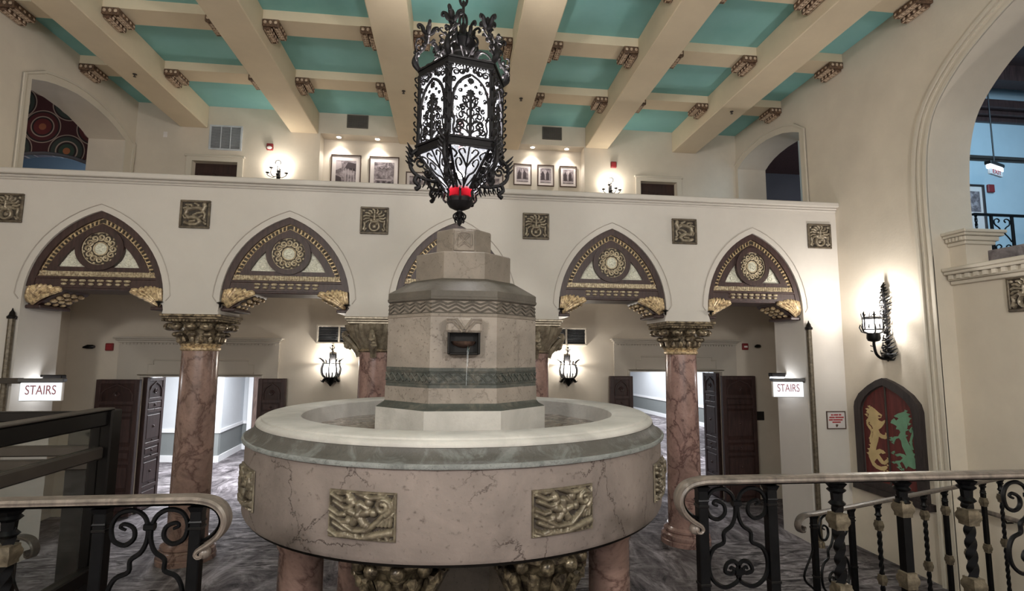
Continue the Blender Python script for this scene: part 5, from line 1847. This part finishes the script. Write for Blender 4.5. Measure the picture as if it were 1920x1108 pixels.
# ================================================================== LION SHUTTER
t = thing('lion_shutter', 'arched dark framed red shutter painted with a yellow and a green lion', 'shutter', (0, 0, 0))
OUTR = [(7.28, .93), (7.28, 2.02), (7.26, 2.10), (7.17, 2.22), (7.0, 2.34), (6.85, 2.42), (6.73, 2.46), (6.60, 2.42), (6.46, 2.36), (6.30, 2.26), (6.20, 2.15), (6.17, 2.05), (6.17, .93)]
INNR = [(7.16, 1.03), (7.16, 2.0), (7.13, 2.09), (7.06, 2.18), (6.96, 2.26), (6.84, 2.325), (6.73, 2.36), (6.61, 2.31), (6.50, 2.26), (6.38, 2.18), (6.31, 2.10), (6.285, 2.0), (6.285, 1.03)]
G().prism(OUTR, XW - .07, XW, 'x', [INNR]).build('frame', M['panel_frame'], t, smooth=25)
G().box(XW - .10, XW, 6.10, 7.35, .86, .94).build('sill', M['panel_frame'], t)
def red_boards():
    n = N('weathered_red_boards')
    f = n.noise(5, 7, .7, .4, n.mapping((1, 6, .7)))
    n.set(color=n.ramp(f, [(.25, (66, 34, 33)), (.5, (98, 42, 41)), (.75, (118, 56, 53))]), rough=.6)
    return n.m
M['red_boards'] = red_boards()
for a, b, lab in ((6.735, 7.17, 0), (6.27, 6.725, 1)):
    P = [p for p in INNR if a <= p[0] <= b]
    if lab == 0:
        P = [(a, 1.03)] + [(7.16, 1.03), (7.16, 2.0), (7.13, 2.09), (7.06, 2.18), (6.96, 2.26), (6.84, 2.325), (a, 2.355)]
    else:
        P = [(6.285, 1.03), (b, 1.03), (b, 2.355), (6.61, 2.31), (6.50, 2.26), (6.38, 2.18), (6.31, 2.10), (6.285, 2.0)]
    G().prism(P, XW - .03, XW - .002, 'x').build('leaf', M['red_boards'], t)
G().tube([(XW - .032, y, z) for y, z in INNR], .009, 5, closed=True).build('bead', M['grey_metal'], t)
G().tube([(XW - .034, 6.73, 1.03), (XW - .034, 6.73, 2.35)], .014, 6).build('meeting_strip', M['grey_metal'], t)
LY_ = [(6.99,2.05),(6.93,2.02),(6.87,1.98),(6.81,1.95),(6.83,1.91),(6.89,1.89),(6.87,1.87),(6.82,1.86),(6.76,1.89),(6.77,1.85),(6.81,1.80),(6.84,1.77),(6.89,1.74),(6.87,1.70),(6.82,1.68),(6.76,1.69),(6.75,1.66),(6.79,1.63),(6.84,1.63),(6.89,1.65),(6.91,1.58),(6.95,1.49),(6.96,1.45),(6.89,1.48),(6.83,1.47),(6.79,1.44),(6.84,1.42),(6.87,1.43),(6.91,1.40),(6.86,1.35),(6.83,1.32),(6.78,1.36),(6.75,1.33),(6.81,1.28),(6.87,1.28),(6.91,1.31),(6.94,1.34),(6.97,1.32),(7.00,1.28),(6.96,1.25),(6.89,1.24),(6.80,1.27),(6.77,1.25),(6.82,1.20),(6.89,1.19),(6.97,1.20),(7.03,1.23),(7.06,1.28),(7.09,1.34),(7.09,1.40),(7.06,1.47),(7.03,1.56),(6.99,1.66),(6.98,1.74),(7.01,1.80),(7.04,1.83),(7.06,1.89),(7.04,1.94),(7.09,1.96),(7.04,2.01)]
LG_ = [(6.43,2.04),(6.38,2.01),(6.38,1.96),(6.36,1.93),(6.40,1.88),(6.41,1.83),(6.44,1.80),(6.45,1.72),(6.42,1.65),(6.38,1.59),(6.35,1.54),(6.33,1.45),(6.32,1.38),(6.29,1.35),(6.35,1.32),(6.40,1.33),(6.44,1.34),(6.47,1.30),(6.50,1.35),(6.53,1.38),(6.57,1.35),(6.54,1.29),(6.58,1.30),(6.61,1.34),(6.66,1.33),(6.63,1.37),(6.55,1.39),(6.51,1.43),(6.55,1.45),(6.60,1.43),(6.64,1.45),(6.56,1.48),(6.49,1.48),(6.45,1.46),(6.47,1.51),(6.51,1.58),(6.52,1.65),(6.55,1.68),(6.60,1.66),(6.64,1.60),(6.68,1.65),(6.62,1.69),(6.56,1.70),(6.52,1.76),(6.54,1.79),(6.59,1.79),(6.57,1.83),(6.62,1.85),(6.67,1.86),(6.65,1.90),(6.61,1.93),(6.58,1.90),(6.54,1.93),(6.61,1.96),(6.54,2.00),(6.48,2.02)]
TY_ = [(7.04,1.54),(7.04,1.60),(7.01,1.69),(7.04,1.75),(7.08,1.79),(7.07,1.84),(7.02,1.87)]
TG_ = [(6.35,1.56),(6.37,1.65),(6.35,1.72),(6.32,1.79),(6.33,1.84),(6.36,1.80)]
M['lion_yellow'] = flat('faded_yellow_paint', (204, 180, 132), .6)
M['lion_green'] = flat('faded_green_paint', (112, 156, 128), .6)
for nm, P, T, mk in (('yellow_lion', LY_, TY_, 'lion_yellow'), ('green_lion', LG_, TG_, 'lion_green')):
    g = G().prism(P, XW - .036, XW - .029, 'x')
    T2 = smooth_line(T, 3)
    for (ay, az), (by, bz) in zip(T2[:-1], T2[1:]):
        d = Vector((by - ay, bz - az))
        n_ = Vector((-d.y, d.x)).normalized() * .017
        g.prism([(ay + n_.x, az + n_.y), (by + n_.x, bz + n_.y), (by - n_.x, bz - n_.y), (ay - n_.x, az - n_.y)], XW - .0345, XW - .029, 'x')
    for (y, z) in T[1::2]:
        g.prism([(y - .03, z), (y, z + .03), (y + .03, z), (y, z - .03)], XW - .0355, XW - .029, 'x')
    # claws and tufts
    s_ = 1 if nm == 'green_lion' else -1
    TU = {'yellow_lion': [(6.745, 1.66), (6.75, 1.70), (6.77, 1.64), (6.74, 1.34), (6.75, 1.37), (6.76, 1.28), (6.77, 1.20), (6.79, 1.17), (6.82, 1.175)],
          'green_lion': [(6.69, 1.66), (6.70, 1.63), (6.66, 1.60), (6.68, 1.34), (6.68, 1.46), (6.66, 1.48), (6.60, 1.29), (6.56, 1.27), (6.53, 1.28)]}[nm]
    for (y, z) in TU:
        g.prism([(y - s_ * .022, z + .018), (y + s_ * .024, z + .002), (y - s_ * .022, z - .014)], XW - .0357, XW - .029, 'x')
    MN = {'yellow_lion': [(7.07, 2.0), (7.09, 1.92), (7.05, 1.86), (7.03, 2.04), (7.02, 1.80), (7.0, 1.72), (7.08, 1.44), (7.10, 1.38), (7.05, 1.50)],
          'green_lion': [(6.375, 2.0), (6.36, 1.95), (6.37, 1.88), (6.41, 2.04), (6.42, 1.80), (6.44, 1.72), (6.33, 1.50), (6.32, 1.44), (6.30, 1.40)]}[nm]
    for (y, z) in MN:
        g.prism([(y + s_ * .02, z + .022), (y - s_ * .032, z + .01), (y + s_ * .02, z - .022)], XW - .0358, XW - .029, 'x')
    g.build(nm, M[mk], t)
    g = G()
    ey = (6.85, 1.93) if nm == 'yellow_lion' else (6.56, 1.935)
    g.prism([(ey[0] - .03, ey[1]), (ey[0], ey[1] + .014), (ey[0] + .03, ey[1]), (ey[0], ey[1] - .012)], XW - .038, XW - .035, 'x')
    g.build('eye_mark', M['red_boards'], [o for o in t.children if o.name.startswith(nm)][0])

# ================================================================== UPPER HALL FITTINGS
t = thing('framed_poster', 'dark framed picture on the blue-lit wall beyond the great arch', 'picture', (10.1, 9.0, 5.63), group='upper hall pictures')
g = G()
for a, b, c, d in ((-.26, .26, .46, .50), (-.26, .26, -.50, -.46), (-.26, -.21, -.46, .46), (.21, .26, -.46, .46)):
    g.bbox(a, b, -.035, 0, c, d, .005)
g.build('frame', M['panel_frame'], t)
G().box(-.21, .21, -.015, -.002, -.46, .46).build('mount', M['mat_board'], t)
G().box(-.15, .15, -.02, -.014, -.05, .36).build('print', photo('old_photograph_9', 9), t)
o = G().bbox(-.07, .07, -.05, 0, -.08, .08, .01).build('fire_alarm', M['red'], None, (10.50, 9.0, 6.06))
tag(o, 'red fire alarm on the blue-lit wall beyond the great arch', 'alarm', 'red fire alarms')
t = thing('exit_sign', 'lit exit sign hanging on a rod beyond the great arch', 'sign', (9.48, 8.0, 6.06), .35)
G().bbox(-.25, .25, -.05, .05, .05, .11, .008).build('hood', M['dark_metal'], t)
G().bbox(-.24, .24, -.03, .03, -.02, .05, .006).build('lamp_tube', M['tube'], t)
G().bbox(-.22, .22, -.022, .022, -.12, -.015, .004).build('face', M['exit_face'] if 'exit_face' in M else M['sign_face'], t)
text_obj('EXIT', .11, M['sign_red'], t, Matrix.Translation((0, -.025, -.068)) @ Matrix.Rotation(PI / 2, 4, 'X'), 1.4)
G().tube([(0, 0, .10), (0, 0, 2.14)], .012, 6).build('hanging_rod', M['dark_metal'], t)

# ================================================================== RAILINGS
KU, KV = .00271, .00243       # metres per pixel of the lyre panel tracing
LYRE = [(-145, 160), (-180, 140), (-155, 118), (-98, 150), (-92, 220), (-146, 266), (-215, 230), (-232, 130), (-190, 45), (-105, 24), (-36, 70), (-10, 160), (-15, 250), (-46, 322), (-104, 372), (-109, 450), (-184, 492), (-222, 575), (-222, 675), (-185, 752), (-105, 797), (-12, 752), (10, 672), (-26, 602), (-84, 612), (-104, 672), (-56, 694), (-34, 664), (-56, 644), (-68, 660)]
def lyre_half(s, du, dv):
    """one half of the wrought lyre, traced in units of (du, dv)"""
    return smooth_line([(s * u / 4.165 * du, -v / 4.165 * dv) for u, v in LYRE], 4)

def lyre_panel(g, org, ux, du=KU, dv=KV, r=.0105, zcut=None):
    """org: centre under the handrail; ux: unit vector along the rail"""
    for s in (-1, 1):
        P = lyre_half(s, du, dv)
        pts = [(org[0] + ux[0] * a, org[1] + ux[1] * a, org[2] + b) for a, b in P]
        n = len(pts)
        R = [r * (.62 + .38 * min(1, i / 14, (n - 1 - i) / 14)) for i in range(n)]
        g.tube(pts, R, 6)
    for v in (140, 680):
        z = org[2] - v / 4.165 * dv
        g.tube([(org[0] - ux[0] * .02, org[1] - ux[1] * .02, z), (org[0] + ux[0] * .02, org[1] + ux[1] * .02, z)], .018, 6)

def knuckle(g, x, y, z, r):
    g.lathe([(r * .95, z - .05), (r * 1.3, z - .046), (r * 1.3, z - .032), (r * 1.65, z - .014), (r * 1.65, z + .002), (r * 1.35, z + .018), (r * 1.35, z + .03), (r, z + .034)], 4, (x, y, 0), PI / 4)

def newel(t, x, y, z0, z1, r=.024, bands=True):
    p = G().bbox(x - r, x + r, y - r, y + r, z0, z1, .004).build('post', M['iron'], t)
    g = G().lathe([(r * 1.1, z1 - .075), (r * 1.6, z1 - .065), (r * 1.1, z1 - .05), (r * 1.2, z1 - .03), (r * 1.9, z1), ], 4, (x, y, 0), PI / 4)
    g.build('post_cap', M['iron'], p)
    for z in (z1 - .095, z1 - .45):
        G().bbox(x - r - .003, x + r + .003, y - r - .003, y + r + .003, z, z + .012, .002).build('band', M['dark_metal'], p)

def baluster(t, x, y, z0, z1, twist, r=.022, kn=(.16, .50)):
    P = [(x, y, z0 + (z1 - .07 - z0) * i / 60) for i in range(61)]
    b = G().tube(P, [r * 1.25] * 61 if twist else [r * 1.35] * 61, 4, twist=26.0 if twist else 0, ph=PI / 4, flat=.72 if twist else 1).build('baluster', M['iron'], t)
    g = G().lathe([(r, z1 - .11), (r * 1.7, z1 - .095), (r * 1.1, z1 - .08), (r * 1.2, z1 - .045), (r * 1.9, z1 - .03), (r * 1.4, z1 - .02), (r * 2.1, z1)], 8, (x, y, 0), PI / 8)
    g.build('collar', M['iron'], b)
    for k in kn:
        g = G()
        knuckle(g, x, y, z1 - k, r * 1.35)
        g.build('knuckle', M['knuckle'], b)

def handrail(t, path, half_w=.042, half_h=.028, ends=None):
    """moulded handrail swept along a path; ends scale the section"""
    prof = [(-1, -.35), (-.8, -1), (.8, -1), (1, -.35), (.85, .35), (.95, .6), (.6, 1), (-.6, 1), (-.95, .6), (-.85, .35)]
    g = G()
    n = len(path)
    vs = []
    for i, p in enumerate(path):
        a, b = Vector(path[max(i - 1, 0)]), Vector(path[min(i + 1, n - 1)])
        tn = (b - a).normalized()
        sd = HRSIDE[0]
        side = sd - tn * sd.dot(tn)
        side.normalize()
        up = side.cross(tn)
        k = ends[i] if ends else 1.0
        for (u, v) in prof:
            vs.append(Vector(p) + side * (u * half_w * (.45 + .55 * k)) + up * (v * half_h * k))
    m = len(prof)
    fs = [(i * m + j, i * m + (j + 1) % m, (i + 1) * m + (j + 1) % m, (i + 1) * m + j) for i in range(n - 1) for j in range(m)]
    fs += [tuple(range(m)), tuple((n - 1) * m + j for j in reversed(range(m)))]
    return g.add(vs, fs)
HRSIDE = [Vector((0, 1, 0))]

VOL = [(470, 275), (410, 283), (350, 300), (300, 335), (268, 390), (262, 450), (285, 515), (330, 570), (380, 608), (415, 632), (428, 660), (412, 682), (388, 678), (384, 660)]
def near_rail(sgn, x_post, z_top, label, spots, x_far):
    t = thing('stair_railing', label, 'railing', (0, 0, 0), group='landing railings with moulded handrails')
    Y = 2.5
    zc = z_top - .014
    # volute end traced from the flat top outwards
    vol = []
    for (cx, cy) in VOL:
        u = (cx - 470) / 4.165 * KU
        v = -(cy - 275) / 4.165 * KV
        vol.append((u, v))
    x_v = x_post + sgn * .0 + (0.0)
    path = [(x_far, Y, zc + .012 * sgn * 0)] + [(x_post + sgn * (.03 + .25 - .05 * i), Y, zc) for i in range(0, 6)]
    base = path[-1]
    volp = smooth_line([(base[0] + sgn * (u), Y, zc + v) for u, v in vol], 3)
    path = path + volp[1:]
    n = len(path)
    ends = [1.0] * n
    for i in range(n):
        d = n - 1 - i
        ends[i] = min(1.0, .42 + .58 * d / 30)
    hr = handrail(t, path, .042, .015, ends)
    hr.sphere(path[-1], .026, 12, 8)
    hr.build('handrail', M['rail'], t, smooth=40)
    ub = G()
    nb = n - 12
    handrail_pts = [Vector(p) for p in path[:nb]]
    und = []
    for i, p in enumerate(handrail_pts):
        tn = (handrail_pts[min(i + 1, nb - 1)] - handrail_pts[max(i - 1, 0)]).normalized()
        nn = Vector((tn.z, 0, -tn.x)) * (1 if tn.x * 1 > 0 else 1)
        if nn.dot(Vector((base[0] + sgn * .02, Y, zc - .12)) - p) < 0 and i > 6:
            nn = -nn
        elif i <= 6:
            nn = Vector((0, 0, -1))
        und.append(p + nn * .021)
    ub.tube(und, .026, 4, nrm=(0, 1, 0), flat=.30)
    ub.build('under_shade_bar', M['iron'], t)  # dark strip added as the shade line below the handrail
    zt = zc - .029
    zb = 1.15
    for x, kind in spots:
        if kind == 'post':
            newel(t, x, Y, zb, zt)
        elif kind == 'lyre':
            g = G()
            lyre_panel(g, (x, Y, zt), (1, 0, 0))
            # lower mirrored lyre that reaches the landing
            g2 = G().tube([(x - .10, Y, zb + .02), (x - .12, Y, zb + .12), (x - .03, Y, zb + .2), (x, Y, zb + .30), (x + .03, Y, zb + .2), (x + .12, Y, zb + .12), (x + .10, Y, zb + .02)], .010, 6)
            g.add(g2.v, g2.f)
            g.build('scroll_panel', M['iron'], t)
        elif kind == 'twist':
            baluster(t, x, Y, zb, zt, True, .024, (.17, .50))
        elif kind == 'square':
            baluster(t, x, Y, zb, zt, False, .022, (.12, .46))
    G().bbox(min(spots[0][0], spots[-1][0]) - .05, max(spots[0][0], spots[-1][0]) + .05, Y - .03, Y + .03, zb, zb + .03, .005).build('foot_rail', M['iron'], t)
    return t
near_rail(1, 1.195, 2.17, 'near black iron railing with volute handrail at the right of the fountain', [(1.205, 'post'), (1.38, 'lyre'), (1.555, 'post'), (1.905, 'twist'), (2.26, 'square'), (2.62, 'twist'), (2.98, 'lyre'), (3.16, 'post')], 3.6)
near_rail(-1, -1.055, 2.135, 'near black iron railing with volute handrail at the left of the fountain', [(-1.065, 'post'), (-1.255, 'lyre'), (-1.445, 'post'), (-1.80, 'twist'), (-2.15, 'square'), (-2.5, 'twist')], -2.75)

def stair_rail(sgn, label, base_z=.42):
    """lower railing that runs from a volute newel out to the side wall"""
    t = thing('stair_railing', label, 'railing', (0, 0, 0), group='lower stair railings')
    A, B = Vector((sgn * 2.70, 3.90)), Vector((sgn * 5.90, 5.02))
    d = (B - A).normalized()
    L = (B - A).length
    HRSIDE[0] = Vector((-d.y * sgn, d.x * sgn, 0))
    zc = 1.545
    at = lambda s, z: (A.x + d.x * s, A.y + d.y * s, z)
    vol = smooth_line([(.10, 0), (.02, .004), (-.05, -.012), (-.085, -.06), (-.065, -.105), (-.025, -.108), (-.018, -.08), (-.035, -.072)], 4)
    path = [at(L, zc), at(L * .5, zc), at(.2, zc)] + [at(u, zc + v) for u, v in vol]
    n = len(path)
    ends = [min(1, .35 + .65 * (n - 1 - i) / 22) for i in range(n)]
    handrail(t, path, .030, .012, ends).build('handrail', M['rail_dark'], t, smooth=40)
    zt = zc - .012
    for s in (.10, .56):
        p = at(s, 0)
        newel(t, p[0], p[1], base_z, zt, .020)
    g = G()
    o = at(.33, zt)
    lyre_panel(g, o, (d.x, d.y, 0), .0031, .0031, .0095)
    g.tube([at(u, v) for u, v in smooth_line([(.09, zt - .06), (.07, zt - .25), (-.04, zt - .42), (.05, zt - .52), (.10, zt - .55)], 5)], .009, 6)
    g.tube([at(u, v) for u, v in smooth_line([(.10, zt - .64), (-.02, zt - .63), (-.01, zt - .78), (.06, zt - .92), (.10, zt - .98)], 5)], .009, 6)
    g.build('scroll_panel', M['iron'], t)
    k = 0
    s = .92
    while s < L - .1:
        p = at(s, 0)
        baluster(t, p[0], p[1], base_z, zt, k % 2 == 0, .017, (.17, .60))
        s += .34
        k += 1
stair_rail(1, 'lower black iron stair railing with gilded knuckles before the right-hand wall')
stair_rail(-1, 'lower black iron stair railing mostly hidden at the left edge of the photo')
# wall handrail on the right-hand wall under the great arch
t = thing('wall_handrail', 'short brown handrail fixed to the parapet wall below the great arch', 'handrail', (0, 0, 0))
G().tube([(6.12, 5.75, .98), (6.10, 5.60, 1.0), (6.10, 4.2, 1.0), (6.10, 3.0, 1.0)], [.006, .028, .03, .03], 8).build('grip', M['rail'], t)
for y in (5.4, 4.2, 3.2):
    G().tube([(6.20, y, .94), (6.12, y, .94), (6.10, y, .98)], .01, 6).build('wall_bracket', M['dark_metal'], t)

# upper hall railing
t = thing('balcony_railing', 'dark iron balustrade in the blue-lit upper hall beyond the great arch', 'railing', (0, 0, 0))
G().bbox(8.4, 12.6, 7.47, 7.53, 5.05, 5.09, .01).build('handrail', M['iron'], t)
G().bbox(8.4, 12.6, 7.48, 7.52, 4.12, 4.15, .005).build('foot_rail', M['iron'], t)
x, k = 8.45, 0
while x < 12.5:
    if k % 6 in (1, 2):
        G().bbox(x - .018, x + .018, 7.482, 7.518, 4.05, 5.06, .003).build('post', M['iron'], t)
        if k % 6 == 1:
            g = G()
            for zz in (5.03, 4.60):
                for s in (-1, 1):
                    g.tube([(x + .19 + s * u, 7.5, zz - v) for u, v in smooth_line([(.07, .08), (.045, .05), (.085, .02), (.14, .05), (.13, .12), (.06, .17), (.03, .25), (.10, .33), (.15, .40)], 3)], .011, 5)
            g.build('scroll_panel', M['iron'], t)
        x += .38 if k % 6 == 1 else .28
    else:
        P = [(x, 7.5, 4.05 + i * .05) for i in range(21)]
        G().tube(P, .026, 4, twist=18, flat=.7).build('baluster', M['iron'], t)
        x += .28
    k += 1

# ================================================================== PLATFORM LIFT ENCLOSURE
t = thing('platform_lift', 'dark metal framed glass lift enclosure standing at the left behind the railing', 'lift', (-2.05, 3.5, 0))
def bar(x0, x1, y0, y1, z0, z1, nm, mk='dark_metal', b=.008):
    return G().bbox(x0, x1, y0, y1, z0, z1, b).build(nm, M[mk], t)
bar(-.06, .06, -.05, .05, 0, 2.40, 'post')
bar(-.22, -.08, .02, .06, 0, 2.30, 'post', 'black')
bar(-1.66, -1.58, -.05, .05, 0, 2.40, 'post')
bar(-.05, .05, -.93, -.85, 0, 2.40, 'post')
bar(-1.6, .0, -.03, .03, 2.33, 2.39, 'top_rail')
bar(-.04, .04, -.89, .0, 2.31, 2.40, 'top_rail')
bar(-.046, .046, -.89, .0, 2.40, 2.412, 'rail_cap', 'grey_metal', .004)
bar(-1.6, -.05, -.025, .025, 2.13, 2.19, 'mid_rail', 'grey_metal')
bar(-1.6, -.05, -.025, .025, 2.05, 2.11, 'mid_rail', 'grey_metal')
bar(-.03, .03, -.89, -.05, 2.12, 2.19, 'mid_rail', 'grey_metal')
bar(-.035, .035, -.89, -.05, 1.44, 1.52, 'low_rail')
bar(-1.6, -.05, -.03, .03, .10, .2, 'low_rail')
bar(-.035, .035, -.89, -.05, 1.15, 1.2, 'low_rail')
for z0, z1 in ((2.19, 2.33), (.2, 2.05)):
    G().box(-1.58, -.06, -.004, .004, z0, z1).build('glass_pane', M['glass'], t)
for z0, z1 in ((2.19, 2.31), (1.52, 2.12)):
    G().box(-.004, .004, -.87, -.05, z0, z1).build('glass_pane', M['glass'], t)
for a, b in ((-.245, -.232), (-.068, -.06)):
    pass
# painting in the right-hand corridor
t = thing('framed_painting', 'grey landscape painting on the corridor wall seen past the right-hand column', 'picture', (9.88, 18.6, 1.55), -PI / 2)
g = G()
for a, b, c, d in ((-.9, .9, .62, .66), (-.9, .9, -.66, -.62), (-.9, -.86, -.62, .62), (.86, .9, -.62, .62)):
    g.bbox(a, b, -.04, 0, c, d, .006)
g.build('frame', M['metal'], t)
def landscape():
    n = N('misty_landscape')
    f = n.noise(2.2, 7, .65, .5)
    n.set(color=n.ramp(f, [(.35, (104, 108, 106)), (.5, (150, 156, 158)), (.65, (196, 202, 208))]), rough=.6)
    return n.m
G().box(-.86, .86, -.02, -.002, -.62, .62).build('canvas', landscape(), t)
